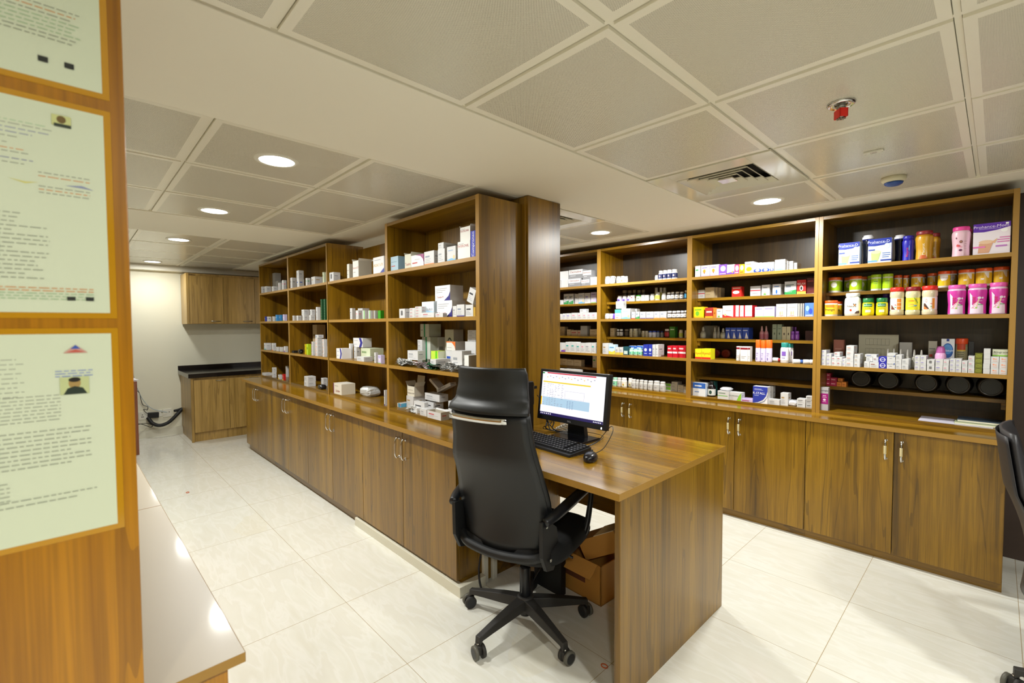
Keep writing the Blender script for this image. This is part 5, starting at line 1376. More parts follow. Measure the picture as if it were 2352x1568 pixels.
# ------------------------------------------------------------------ cartons
ACC = dict(lav='#9488d0', red='#c42a40', sal='#e0a08c', tan='#b09468', gry='#9a9ea4', brn='#8a4438', blu='#2a54b4', pnk='#e08aa0',
           grn='#4aa860', blk='#3a3a40', tea='#3aa8a0')
def lines(c, s=0, big=True):
    r = random.Random(s); o = []
    if big: o.append(('r', .12, .56, .12+r.uniform(.38, .6), .68, c))
    for k in range(3): o.append(('r', .12, .42-k*.12, .12+r.uniform(.3, .7), .455-k*.12, '#a8aaae'))
    return o
WB_ = '#d3d3d3'
def E(b_, *p, side=None): return (b_, list(p), side)
CT = {
 'P1': E('#dfe8f0', ('p', [(0, .72), (.3, .70), (.7, .73), (1, .80), (1, 1), (0, 1)], '#2438a0'), ('t', 'Prohance-D', .45, .87, .11, '#dfe4f6'), ('r', .12, .80, .8, .815, '#9aa8d8'), ('e', .82, .68, .13, .11, '#c8d8ea'), ('e', .82, .68, .10, .08, '#f0f4f8'), ('p', [(.16, .08), (.44, .08), (.56, .45), (.14, .45)], '#b9cc84'), ('e', .35, .46, .21, .07, '#d8e4a8'), ('r', .02, .52, .3, .58, '#4858a8'), ('r', .62, .38, .95, .41, '#5878b8'), ('r', .62, .30, .95, .33, '#5878b8'), ('r', .62, .22, .9, .25, '#5878b8'), ('r', .55, .08, 1, .14, '#3048a0'), ('r', 0, .06, .4, .12, '#70a8d8'), side='#c4d0e4'),
 'P2': E('#f3eaf4', ('p', [(0, .74), (.3, .72), (.65, .76), (1, .84), (1, 1), (0, 1)], '#5a28a8'), ('t', 'Prohance-Mom', .48, .885, .10, '#e8def6'), ('r', .15, .81, .75, .825, '#b0a0dc'), ('r', .87, .92, .95, .97, '#ffffff'), ('e', .84, .74, .09, .06, '#ffffff'), ('p', [(.14, .05), (.44, .05), (.56, .40), (.17, .36)], '#dca888'), ('e', .36, .40, .20, .06, '#ecc8a8'), ('p', [(.5, .38), (.66, .5), (.6, .34)], '#e8b890'), ('r', .72, .50, 1, .53, '#d878b8'), ('r', .66, .43, .98, .46, '#d878b8'), ('r', .66, .36, .98, .39, '#d878b8'), ('r', .62, .22, .92, .27, '#c078c8'), ('r', 0, .22, .34, .27, '#e878c0'), side='#6838b0'),
 'GRID': E('#b8b49c', *[('r', .18+.1*k, .66, .183+.1*k, .86, '#4a483c') for k in range(7)], *[('r', .18+.1*k, .3, .183+.1*k, .54, '#4a483c') for k in range(6)], ('r', .18, .86, .783, .864, '#4a483c'), ('r', .18, .66, .783, .664, '#4a483c'), ('r', .18, .54, .683, .544, '#4a483c')),
 'bp': E('#a86858', ('r', .15, .6, .8, .65, '#c89080'), ('r', .15, .5, .8, .53, '#c89080')),
 'gyr': E('#b0ac9c', ('r', .12, .42, .5, .52, '#c04030'), ('r', .1, .7, .8, .74, '#70706c')),
 'OIL': E('#e4e6ea', ('e', .5, .62, .42, .24, '#2a60b0'), ('e', .5, .66, .34, .16, '#5a98d8'), ('t', 'Oilatum', .5, .62, .14, '#ffffff'), ('r', .4, .92, .6, 1, '#28408c'), ('r', .15, .25, .8, .28, '#909aa8'), ('r', .15, .18, .6, .21, '#909aa8')),
 'bk': E('#1c1c1e'), 'BR': E('#2a2aa8', ('o', .5, .5, .34, .40, '#e8e8f4'), ('t', 'Epiwel', .5, .5, .22, '#f0f0fa')),
 'OLV': E('#6a6c1c', ('e', .5, .5, .42, .30, '#8c9030'), ('r', .2, .44, .8, .54, '#50520c')),
 'ALO': E('#cdd0b8', ('t', 'Alograce', .55, .62, .34, '#4a5048'), ('r', 0, .04, 1, .2, '#7ac030'), side='#b8bca8'),
 'crm': E('#a81844', ('r', .12, .45, .75, .62, '#f0b8c8')), 'orn': E('#d07c2c', ('r', .2, .4, .7, .55, '#a05010')),
 'SM': E('#b8b4b8', ('r', 0, .27, 1, .73, '#a0187c'), ('t', 'ethiglo', .5, .86, .09, '#303038'), ('r', .25, .62, .7, .65, '#e8c0dc'), ('r', .2, .56, .8, .58, '#e8c0dc'), ('e', .5, .46, .2, .05, '#e8d0e4'), ('r', .25, .36, .75, .38, '#e8c0dc'), side='#b8b4b8'),
 'BAL': E('#efeaf6', ('r', 0, 0, 1, .12, '#c0b0e0'), ('e', .38, .48, .16, .16, '#f0a030'), ('p', [(.3, .36), (.46, .36), (.41, .22), (.35, .22)], '#d06040'), ('r', .1, .75, .7, .82, '#9080c0'), side='#dcd4ee'),
 'PUO': E('#8858c0', ('e', .55, .6, .34, .26, '#f2eef8'), ('r', .1, .1, .9, .16, '#e0c8f0')), 'PKO': E('#e04878', ('e', .5, .6, .36, .28, '#f8f0f2'), ('r', .1, .1, .8, .2, '#f8c0d0')),
 'YLO': E('#f0d020', ('e', .5, .62, .34, .26, '#fbf6e4'), ('r', .1, .1, .8, .22, '#d06020')),
 'tan': E('#c4b08c', ('r', .12, .6, .7, .66, '#8a7450'), ('r', .12, .3, .6, .34, '#9a8868')), 'tanr': E('#c0a890', ('r', .1, .5, .8, .66, '#b04848')),
 'RDO': E('#d02820', ('e', .45, .45, .36, .16, '#f4eee8'), ('r', .1, .8, .9, .9, '#f0c0b0')),
 'RED2': E('#c82420', ('r', 0, 0, 1, .18, '#e8c040'), ('e', .5, .42, .2, .2, '#f4ece0'), ('e', .5, .40, .12, .12, '#2a2020'), ('t', 'RELAX', .5, .72, .16, '#f8f0e8')),
 'drd': E('#5c1414', ('r', .1, .75, .9, .85, '#a04040')), 'dmr': E('#4a1818'),
 'YG': E('#f0d818', ('e', .4, .4, .18, .22, '#70b030'), ('r', .15, .7, .8, .78, '#409030'), ('r', 0, 0, 1, .1, '#e8a010')),
 'MO': E('#a83028', ('r', 0, 0, 1, .16, '#f0a020'), ('r', .15, .5, .85, .66, '#e8c8b8'), side='#e87818'),
 'WR': E('#f2efec', ('p', [(0, 0), (.9, 0), (.9, .06), (.0, .26)], '#d82828'), ('r', .88, 0, 1, 1, '#d01828'), ('e', .22, .22, .10, .10, '#f0b080'), ('r', .25, .55, .7, .60, '#e89080'), side='#d01828'),
 'WR2': E('#f0ecea', ('r', 0, 0, .18, 1, '#d01828'), ('r', 0, 0, 1, .08, '#d01828'), ('r', .3, .5, .8, .6, '#e8b0a8'), side='#c01420'),
 'LAV': E('#cfc6ea', ('r', .1, .75, .85, .82, '#8878c0'), ('e', .3, .4, .09, .1, '#f4f0c0'), ('e', .62, .45, .09, .1, '#f4f0f8'), ('r', 0, 0, 1, .08, '#88b858')),
 'BLC': E('#5078d8', ('e', .3, .6, .2, .2, '#90c8f0'), ('e', .65, .4, .22, .2, '#3048b0'), ('r', .1, .05, .9, .12, '#e0e8f8')),
 'gyd': E('#8c8a80'), 'BWC': E('#3450b0', ('p', [(.4, .06), (.95, .06), (.6, .62)], '#ecebf0'), ('r', .1, .72, .8, .8, '#c8d0f0')),
 'gg': E('#8fa08c', ('e', .5, .4, .14, .08, '#506050'), ('r', .2, .7, .8, .74, '#5a6a58')), 'crD': E('#c8c0a0', ('e', .5, .45, .14, .1, '#3a2c28')),
 'YR': E('#e8e020', ('r', 0, 0, 1, .18, '#d82c20'), ('t', 'Vymil', .5, .55, .26, '#c83020')),
 'WDR': E('#ece8e4', ('r', 0, .80, 1, .93, '#8a1420'), ('r', .12, .3, .8, .34, '#b0aaa8'), ('r', .12, .2, .6, .24, '#b0aaa8'), side='#e4e0dc'),
 'BWT': E('#e8ecf2', ('r', 0, .58, 1, 1, '#3468c0'), ('r', .15, .72, .7, .82, '#e8eef8'), ('r', .15, .28, .5, .34, '#7090c8'), side='#dce4f0'),
 'teal': E('#3a8078'), 'dteal': E('#1e5058', ('r', .1, .1, .9, .5, '#c8d8d0')),
 'lavf': E('#c8b4dc', ('r', .1, .3, .7, .6, '#a03060')),
 'KS': E('#ecebef', ('p', [(0, 0), (.35, .06), (.7, .22), (.9, .45), (1, .75), (1, 1), (0, 1)], '#3040a8'), ('p', [(0, .0), (.4, .03), (.75, .16), (.95, .38), (1, .6), (1, .4), (.8, .12), (.5, 0)], '#8890a0'), ('t', 'K-STALL', .42, .60, .13, '#ffffff'), ('r', .1, .84, .6, .87, '#a8b0e0'), ('r', .1, .78, .7, .81, '#a8b0e0'), ('r', .1, .45, .4, .48, '#c0c8f0'), side='#e6e6ea'),
 'TW': E('#dceeea', ('r', 0, .62, 1, 1, '#58b0a8'), ('r', .15, .35, .8, .42, '#80b8b4'), ('r', .15, .12, .6, .2, '#f09080')),
 'LBY': E('#c8e0f0', ('p', [(0, 0), (1, 0), (1, .4), (.5, .25), (0, .35)], '#f0d850'), ('r', .15, .65, .8, .75, '#5898c8')),
 'RB': E('#2c3ca8', ('e', .5, .55, .3, .14, '#d0d8f4'), ('r', .2, .2, .8, .26, '#c0c8f0')),
 'RWB': E('#c8182c', ('r', 0, .35, 1, .5, '#f2e8e8'), ('r', .1, .7, .7, .82, '#f0c8cc')),
 'GRN': E('#3c7c2c', ('r', .15, .7, .85, .8, '#c0d8b0')), 'GW': E('#eceae8', ('r', 0, 0, 1, .48, '#8c8c90'), ('t', 'Dermadew', .5, .76, .24, '#8a2030'), ('r', .1, .3, .5, .36, '#d0d0d4'), side='#a0a0a4'),
 'sky': E('#3c8cc8', ('r', .2, .5, .8, .7, '#b0d8f0')), 'palg': E('#d0d8b8', ('r', .1, .6, .6, .75, '#88a070')),
 'GF': E('#1c4c2c', *[('e', .3+.4*(k % 2), .06+.88*(k//2)/7, .14, .04, '#4a8a60') for k in range(16)]),
 'LG': E('#b4d020', ('r', .2, .5, .8, .7, '#6a9010')),
 'UPR': E('#e6e4da', ('t', 'Uprise-D3', .5, .58, .24, '#a83028'), ('r', .1, .3, .5, .34, '#a0a0a0'), side='#d2cfc2'),
 'URZ': E('#ecebec', ('t', 'URZAC 5-75', .45, .5, .16, '#d0a820'), ('p', [(.6, 0), (1, 0), (1, .3)], '#2c3ca0'), ('r', .1, .8, .7, .84, '#b0b0b8')),
 'GR2': E('#3a9c1c', side='#2c8012'),
 'CHV': E('#e8e8ea', ('p', [(.62, 0), (.86, 0), (1, .5), (.86, 1), (.62, 1), (.76, .5)], '#2c2c90'), ('r', .1, .7, .5, .74, '#a0a0a8'), ('r', .1, .3, .4, .34, '#a0a0a8')),
 'ZG': E('#e4ded0', ('r', 0, 0, .10, 1, '#1c2050'), ('r', .04, 0, .065, 1, '#c02838'), ('t', 'ZelGlim', .55, .30, .2, '#a03020'), ('r', .2, .75, .6, .8, '#a8a49c'), side='#dcd4c0'),
 'LBX': E('#a8c4d4', ('r', .1, .3, .6, .36, '#c04038'), ('r', .1, .6, .8, .64, '#7898ac'), side='#88a8bc'),
 'TAX': E('#d8d8c4', ('t', 'Taxim', .5, .3, .2, '#b02828'), side='#ccccb8'),
 'MAG': E('#ecebe8', ('p', [(.35, 1), (.75, .86), (.93, .6), (1, .3), (1, 1)], '#90206c'), ('r', .1, .3, .5, .4, '#c04040'), ('r', .3, .6, .7, .64, '#b0b0b0'), side='#8c1c68'),
 'TRY': E('#ecebe6', ('t', 'THYRONIL', .45, .72, .15, '#b02038'), ('r', .05, .84, .5, .87, '#a8a8a8'), side='#dcdad0'),
 'BUP': E('#3038b0', ('t', 'Comproneo', .5, .5, .5, 90, '#e8e8f8')),
 'TRD': E('#dce6ec', ('p', [(0, 0), (1, 0), (1, .35), (0, .55)], '#a8cce4'), ('t', 'TRADOL-PLUS', .45, .5, .13, '#5a1838'), ('r', .4, .3, .8, .33, '#6090b8'), side='#ccd8e0'),
 'TEN': E('#eae9ea', ('p', [(.6, 0), (1, 0), (1, .6), (.9, .3)], '#2e2878'), ('t', 'Tenepla M', .35, .24, .12, '#a02838'), ('r', .08, .78, .8, .81, '#a0a0a4'), ('r', .08, .66, .7, .69, '#a0a0a4'), ('r', .08, .54, .5, .57, '#a0a0a4'), side='#c8c4c0'),
 'gold': E('#c09830'), 'GSW': E('#c8ccc0', ('r', .42, 0, .58, 1, '#2c9060'), ('r', .08, .5, .3, .54, '#606860'), side='#c0c4b8'),
 'LIM': E('#c4e448', ('r', .62, 0, .85, 1, '#60c818'), side='#dce0c0'), 'RNG': E('#c0bcb0', ('o', .55, .55, .3, .24, '#303030')),
 'WOC': E('#e6e6e2', ('p', [(0, .86), (.6, .9), (.9, .5), (1, .1), (1, 1), (0, 1)], '#e87830'), ('r', .1, .3, .6, .34, '#a0a0a0'), side='#d8d4cc'),
 'TEA': E('#e8ebe8', ('r', .38, 0, .55, .35, '#20988c'), side='#a8a498'), 'TEL': E('#e0dccc', ('t', 'Telvilam H 40', .5, .3, .2, '#584030'), ('r', .1, .6, .8, .64, '#a09888'), side='#d4ccba'),
 'WBL': E('#e6e6e4', ('r', .3, 0, 1, 1, '#58a8d0'), ('p', [(.8, .6), (1, .3), (1, 1)], '#e06848'), side='#58a8d0'),
}
for k_, (p_) in dict(GV=[('r', .55, 0, .85, 1, '#60c030')], PB=[('p', [(0, 0), (1, 0), (1, .3), (0, .15)], '#7848b0'), ('e', .75, .25, .1, .1, '#f0c040')], OR2=[('e', .5, .34, .34, .2, '#f09820'), ('r', .15, .75, .7, .82, '#e09050')],
    BW=[('e', .5, .16, .5, .24, '#2c48a8'), ('e', .5, .22, .26, .14, '#e8f0fa'), ('r', .15, .75, .7, .8, '#88a0d0')], LB=[('p', [(0, 0), (1, 0), (1, .12), (.5, .2), (0, .1)], '#78b8e0'), ('e', .8, .25, .12, .14, '#f0c890'), ('r', .15, .7, .7, .76, '#90a8c8')],
    RS=[('r', 0, .5, 1, .6, '#b83040'), ('r', .2, .25, .8, .3, '#808080')], KID=[('e', .4, .22, .16, .16, '#f0c898'), ('p', [(.2, .05), (.6, .05), (.5, .2), (.3, .2)], '#60a050'), ('r', .2, .7, .7, .76, '#606870')],
    BF=[('e', .5, .3, .12, .2, '#3868b8'), ('r', 0, 0, 1, .06, '#3868b8'), ('r', .2, .75, .8, .82, '#4878c0')], GB=[('p', [(0, 0), (1, 0), (1, .36), (0, .2)], '#2c9048'), ('r', .1, .7, .8, .76, '#607868')],
    RUN=[('e', .4, .28, .08, .16, '#e8a080'), ('e', .6, .3, .08, .18, '#e0c090'), ('p', [(.1, .12), (.5, .05), (.9, .14), (.5, .09)], '#d05040'), ('r', .15, .7, .8, .76, '#d0a098')],
    GL=[('r', 0, .38, .9, .46, '#78c060'), ('r', .1, .7, .7, .78, '#688870')], GC=[('p', [(.62, 0), (1, 0), (1, 1), (.8, .6)], '#8cc838'), ('t', 'GLYMOXIN', .35, .55, .16, '#406048')],
    RB=[('r', 0, 0, 1, .1, '#d83030')], VB=[('r', 0, 0, 1, .1, '#3c2c80')], OB=[('r', 0, 0, 1, .1, '#e88030')], TB=[('r', 0, 0, 1, .14, '#58b8b8')], YB2=[('r', 0, 0, 1, .3, '#e8c838')],
    GT=[('r', 0, .3, 1, 1, '#84c838')], ORG=[('e', .35, .62, .12, .14, '#f0a080'), ('e', .62, .58, .14, .10, '#f0b090'), ('r', .25, .2, .8, .28, '#e0a898')],
    HX=[('t', 'Hexidog', .42, .62, .2, '#707884'), ('e', .88, .65, .07, .09, '#3050a0'), ('r', .3, .3, .6, .36, '#909098')],
    bar=[('r', .3+.06*q, .3, .33+.06*q, .8, '#303034') for q in range(6)], pln=[], x=[]).items():
    ACC[k_] = p_
def carton_def(spec):
    if spec in CT: return CT[spec]
    a, _, b_ = spec.partition(':')
    base = {'w': WB_, 'gy': '#a8a6a0'}[a]
    d = ACC[b_]
    if isinstance(d, str): return (base, lines(d, hash_(spec)), None)
    pr = list(d)
    if b_ in ('RB', 'GB', 'VB', 'OB', 'TB', 'YB2', 'GT'): pr += lines('#8890a0', 3)
    return (base, pr, None)
def hash_(s): return sum(ord(c)*(i+1) for i, c in enumerate(s))
CACHE = {}
def carton_mesh(spec, w, d, h, lid=True):
    key = (spec, round(w, 3), round(d, 3), round(h, 3), lid)
    if key in CACHE: return CACHE[key]
    base, pr, side = carton_def(spec)
    mb = M(); m = pm(base); x = w/2
    vs = [(-x, 0, 0), (x, 0, 0), (x, d, 0), (-x, d, 0), (-x, 0, h), (x, 0, h), (x, d, h), (-x, d, h)]
    mb.add(vs, [(3, 2, 1, 0), (0, 1, 5, 4), (2, 3, 7, 6), (3, 0, 4, 7)], m)
    mb.add(vs, [(1, 2, 6, 5)], pm(side) if side else m)
    if lid: mb.add(vs, [(4, 5, 6, 7)], m)
    else:
        i = .003; z = h*.5
        mb.add([(-x, 0, h), (x, 0, h), (x, d, h), (-x, d, h), (-x+i, i, h), (x-i, i, h), (x-i, d-i, h), (-x+i, d-i, h), (-x+i, i, z), (x-i, i, z), (x-i, d-i, z), (-x+i, d-i, z)],
               [(0, 1, 5, 4), (1, 2, 6, 5), (2, 3, 7, 6), (3, 0, 4, 7), (4, 5, 9, 8), (5, 6, 10, 9), (6, 7, 11, 10), (7, 4, 8, 11), (8, 9, 10, 11)], pm('#b8b0a0'))
    draw(mb, pr, w, h, lambda u, v, e: (-x+u, -e, v))
    if d > .03 and spec.startswith('w:') and spec[2:] not in ('pln',):
        c = ACC[spec[2:]]; c = c if isinstance(c, str) else '#a0a4aa'
        draw(mb, [('r', .15, .55, .65, .66, c)]+[('r', .15, .4-k*.12, .8-.1*k, .43-k*.12, '#b0b0b4') for k in range(3)], d, h, lambda u, v, e: (x+e, u, v))
    CACHE[key] = mb.mesh('carton'); return CACHE[key]

# ------------------------------------------------------------------ round containers
def RP(*p): return list(p)
PROF = {
 'pill': dict(body=RP((.90, 0), (1, .03), (1, .66), (.93, .74), (.74, .80)), cap=RP((.84, .77), (.86, .79), (.86, .97), (.80, 1)), label=(.14, .62), sq=0),
 'jar': dict(body=RP((.93, 0), (.97, .02), (.97, .83), (.9, .85)), cap=RP((.98, .82), (1, .84), (1, .97), (.94, 1)), label=(.12, .74), sq=0),
 'jar2': dict(body=RP((.86, 0), (.96, .03), (1, .2), (.94, .5), (.96, .68), (.80, .78)), cap=RP((.88, .76), (.9, .78), (.9, .98), (.84, 1)), label=(.1, .56), sq=0),
 'bigjar': dict(body=RP((.9, 0), (1, .03), (1, .66), (.95, .76), (.70, .85)), cap=RP((.76, .84), (.78, .86), (.78, .98), (.74, 1)), label=(.1, .62), sq=.5),
 'gjar': dict(body=RP((.86, 0), (.98, .03), (.98, .14), (.92, .18), (.92, .62), (1, .68), (.98, .80), (.88, .86)), cap=RP((.94, .85), (.98, .87), (.98, .97), (.9, 1)), label=(.19, .61), sq=0),
 'hour': dict(body=RP((.86, 0), (.92, .02), (.90, .18), (.88, .34), (.95, .55), (1, .72), (.97, .82), (.84, .88)), cap=RP((.90, .87), (.92, .88), (.92, .98), (.87, 1)), label=(.03, .80), sq=0),
 'shaker': dict(body=RP((.78, 0), (.84, .03), (.80, .3), (.86, .6), (.92, .80), (.94, .85)), cap=RP((.96, .85), (1, .87), (1, .94), (.8, .96), (.8, 1), (.4, 1)), label=None, sq=0),
 'syr': dict(body=RP((.93, 0), (1, .03), (1, .62), (.8, .74), (.42, .82), (.42, .86)), cap=RP((.48, .84), (.5, .86), (.5, .99), (.46, 1)), label=(.1, .52), sq=0),
 'drop': dict(body=RP((.9, 0), (1, .03), (1, .45), (.8, .58), (.42, .64)), cap=RP((.48, .62), (.5, .66), (.42, .85), (.3, .97), (.2, 1)), label=(.06, .4), sq=0),
 'spray': dict(body=RP((.9, 0), (1, .02), (1, .62), (.95, .64)), cap=RP((1, .635), (1.02, .65), (1.0, .98), (.9, 1)), label=(.03, .60), sq=0),
 'tube': dict(body=RP((.82, 0), (.9, .04), (1, .3), (.96, .62), (.8, .72)), cap=RP((.8, .70), (.8, .76), (.66, .95), (.5, 1)), label=None, sq=0),
}
# spec: body colour, cap colour, label colour, prints
SPEC = {
 'WB': ('#cfcecb', '#d3d2d0', '#c8c8c6', [('r', .25, .5, .75, .62, '#a8a4b0'), ('r', .25, .3, .7, .36, '#c0c0c4')]),
 'WF': ('#efeeea', '#f2f1ee', '#f0efe4', [('e', .5, .4, .2, .2, '#e8a040'), ('e', .62, .3, .12, .14, '#7ab040')]),
 'WNV': ('#efeeee', '#f2f2f2', '#2a3468', [('e', .5, .5, .2, .2, '#e0c0b0')]), 'DB': ('#4a4238', '#a09480', '#6a6050', []),
 'WV': ('#ececea', '#efefef', '#c0b0dc', [('e', .5, .3, .3, .3, '#5840a0')]), 'GT': ('#e8ece0', '#48b838', '#d8ecc0', [('r', .3, .4, .7, .6, '#58a848')]),
 'YB': ('#e8e8e0', '#e8e8e4', '#e4e060', [('r', .25, .5, .75, .65, '#90a030')]), 'BL': ('#33221c', '#ecebea', '#e4e2de', [('r', .25, .4, .75, .55, '#706870')]),
 'BB': ('#33221c', '#e8e8ea', '#48a0d0', []), 'VB': ('#7048b8', '#8058c0', '#7048b8', []), 'CR': ('#cfc8ae', '#d8d2bc', '#c4ba98', [('r', .25, .5, .7, .6, '#8a8068')]),
 'WBC': ('#e6e6e6', '#3450b4', '#dde0e8', [('r', .25, .4, .7, .5, '#8088a0')]), 'RBB': ('#5c2020', '#d8d0c8', '#a83028', []), 'LW': ('#e4e4dc', '#d8dcc8', '#b8d060', []),
 'WG': ('#e8eeea', '#a8dcc0', '#90d8b0', [('r', .3, .4, .7, .6, '#4878b0')]), 'PP': ('#7838a0', '#9858c0', '#8c48b0', [('r', .45, .1, .55, .9, '#e0d0ec')]),
 'WT': ('#ecebee', '#2c8c84', '#f0eff2', [('r', .2, .45, .8, .9, '#8058b8'), ('r', .2, .2, .7, .28, '#a090b8')]),
 'GJ': ('#ecece4', '#d86020', '#a8cc20', [('e', .5, .6, .32, .30, '#eef2e0'), ('r', .35, .52, .66, .62, '#b07048')]),
 'LJ': ('#e8ece0', '#a8cc28', '#b0d820', [('r', .25, .66, .75, .74, '#6a9030'), ('r', .25, .5, .7, .54, '#7aa040')]),
 'YJ': ('#e8e6dc', '#dc5c20', '#dcb428', [('p', [(.62, 1), (1, 1), (1, .5), (.85, .55)], '#e8e4d8'), ('r', .35, .35, .62, .50, '#e8e0c8'), ('r', .38, .38, .60, .42, '#a08c60')]),
 'LF': ('#ece9e0', '#e05418', '#f0cc20', [('p', [(.1, 1), (.9, 1), (.92, .7), (.7, .5), (.3, .46), (.1, .7)], '#f4f2ec'), ('t', 'LactiFiber', .5, .74, .17, '#7a6a40')]),
 'FG': ('#ece6d8', '#e85818', '#f0c828', [('r', .1, .72, .9, .98, '#f08020'), ('t', 'freego', .5, .48, .26, '#4a2818')]),
 'WN': ('#ebe9dc', '#efeee8', '#efede2', [('t', 'Nature', .45, .62, .16, '#58483c'), ('e', .66, .72, .07, .06, '#d07820'), ('e', .74, .78, .03, .06, '#30302c'), ('e', .60, .80, .03, .06, '#30302c'), ('e', .38, .30, .08, .09, '#d04020'), ('p', [(.66, .02), (1, .02), (1, .25), (.8, .2)], '#4a3020')]),
 'GR': ('#5c5a50', '#4a4c48', '#6a6658', []), 'SG': ('#f0dc10', '#187038', '#f4e418', [('r', 0, .90, 1, 1.28, '#188040'), ('t', 'Softovac', .5, 1.08, .2, '#ffffff'), ('r', .25, .2, .8, .5, '#f0ecc0'), ('t', 'BOWEL', .5, .72, .12, '#304020')]),
 'PU': ('#4a2890', '#583098', '#58389c', []), 'TIN': ('#8c8460', '#d84c20', '#9a9270', [('r', .05, .84, .95, 1.14, '#b03c18')]+[('r', .12, .1+.1*k, .8, .13+.1*k, '#5c583c') for k in range(7)]+[('r', .05, .78, .95, .84, '#d0b040')]),
 'G1': ('#d8ccaa', '#e02c20', '#f0eeea', [('r', .58, .05, .98, .95, '#f09030'), ('r', .60, .3, .96, .34, '#f4eee4'), ('r', .60, .6, .96, .64, '#f4eee4'), ('p', [(0, .45), (.1, .4), (.4, .05), (0, .05)], '#6a3420'), ('r', .36, .4, .5, .46, '#d06050'), ('r', .36, .2, .5, .26, '#60b060')]),
 'G2': ('#ddd6a8', '#8c2028', '#f4e830', [('r', .12, .70, .6, .80, '#e88830'), ('p', [(.6, 1), (1, .5), (1, .62), (.7, 1)], '#70b838'), ('r', .1, .42, .6, .5, '#e8b060'), ('r', .1, .26, .6, .34, '#c8d070'), ('o', .8, .8, .1, .12, '#d05038'), ('r', .62, .3, .9, .4, '#70a0c8')]),
 'G3': ('#dcd0b0', '#e02c20', '#f0eeea', [('p', [(0, .5), (.15, .5), (.5, .05), (0, .05)], '#4a2c20'), ('p', [(0, .25), (.1, .25), (.4, .03), (0, .03)], '#e87830'), ('o', .25, .72, .08, .14, '#d07060'), ('r', .75, .05, .98, .9, '#f09838'), ('r', .6, .45, .74, .5, '#d05858'), ('r', .6, .2, .74, .26, '#60b060')]),
 'PG': ('#e0c0dc', '#e860b8', '#d440a8', [('p', [(0, 0), (1, 0), (1, .35), (.5, .5), (.2, .35), (0, .5)], '#ecd8ea'), ('p', [(0, .3), (.16, .3), (.22, .75), (0, .9)], '#e4dcec'), ('t', 'Progod', .30, .45, .26, 90, '#c81c28'), ('e', .68, .66, .13, .05, '#f0e0f0'), ('e', .9, .66, .07, .04, '#f0e0f0'), ('r', .55, .52, .9, .55, '#e8a8d8'), ('r', .6, .36, .95, .39, '#58a860'), ('e', .48, .24, .08, .03, '#88c838'), ('p', [(.46, .28), (.54, .28), (.70, .62), (.60, .62)], '#e8c8a8')]),
 'PK': ('#f0ccdc', '#f048a0', '#f0c8d8', [('e', .14, .76, .05, .04, '#702848'), ('e', .48, .60, .12, .06, '#682840'), ('e', .48, .60, .08, .035, '#b08060'), ('p', [(.1, .42), (.25, .38), (.45, .40), (.38, .46), (.2, .50)], '#d84848'), ('p', [(.05, .37), (.5, .35), (.6, .42), (.3, .34)], '#f0a0b8'), ('e', .46, .24, .13, .045, '#602050'), ('r', .15, .4, .5, .415, '#e888b8'), ('r', .72, .3, .9, .31, '#a87890'), ('r', .72, .4, .9, .41, '#a87890'), ('r', .72, .5, .9, .51, '#a87890'), ('r', .72, .6, .9, .61, '#a87890')]),
 'MG': ('#b8841c', '#8c2c30', '#d09c20', [('t', 'Macprot', .5, .42, .22, 90, '#f6f0d8'), ('p', [(.15, 0), (.85, 0), (.7, .16), (.3, .16)], '#c8602c'), ('r', .72, .08, .8, .3, '#e8c080')]),
 'MB': ('#2420a0', '#2c28a8', '#2a28b0', [('t', 'Macprot', .45, .40, .26, 90, '#e0402c'), ('e', .66, .62, .05, .14, '#70a8e0')]),
 'SB': ('#181012', '#15100f', '#e0e4e0', [('e', .5, .5, .22, .3, '#305048')]), 'DG': ('#9a978c', '#a8a49c', '#b0ada2', []), 'DP': ('#c89098', '#c8a0a0', '#b87080', []),
 'SO': ('#dcd4ea', '#f06818', '#d8d0ea', [('r', .3, .1, .5, .3, '#7868a8'), ('r', .25, .6, .7, .66, '#a898c8'), ('r', .25, .45, .6, .49, '#a898c8')]),
 'SP': ('#e0a8d0', '#c060a8', '#e0b0d4', [('t', 'Spoo', .5, .42, .2, '#881848'), ('e', .5, .26, .1, .05, '#e8a030')]), '-': ('#14182c', '#e0e0e6', None, []),
}
NOCAP = {'shaker': '#1c2250'}
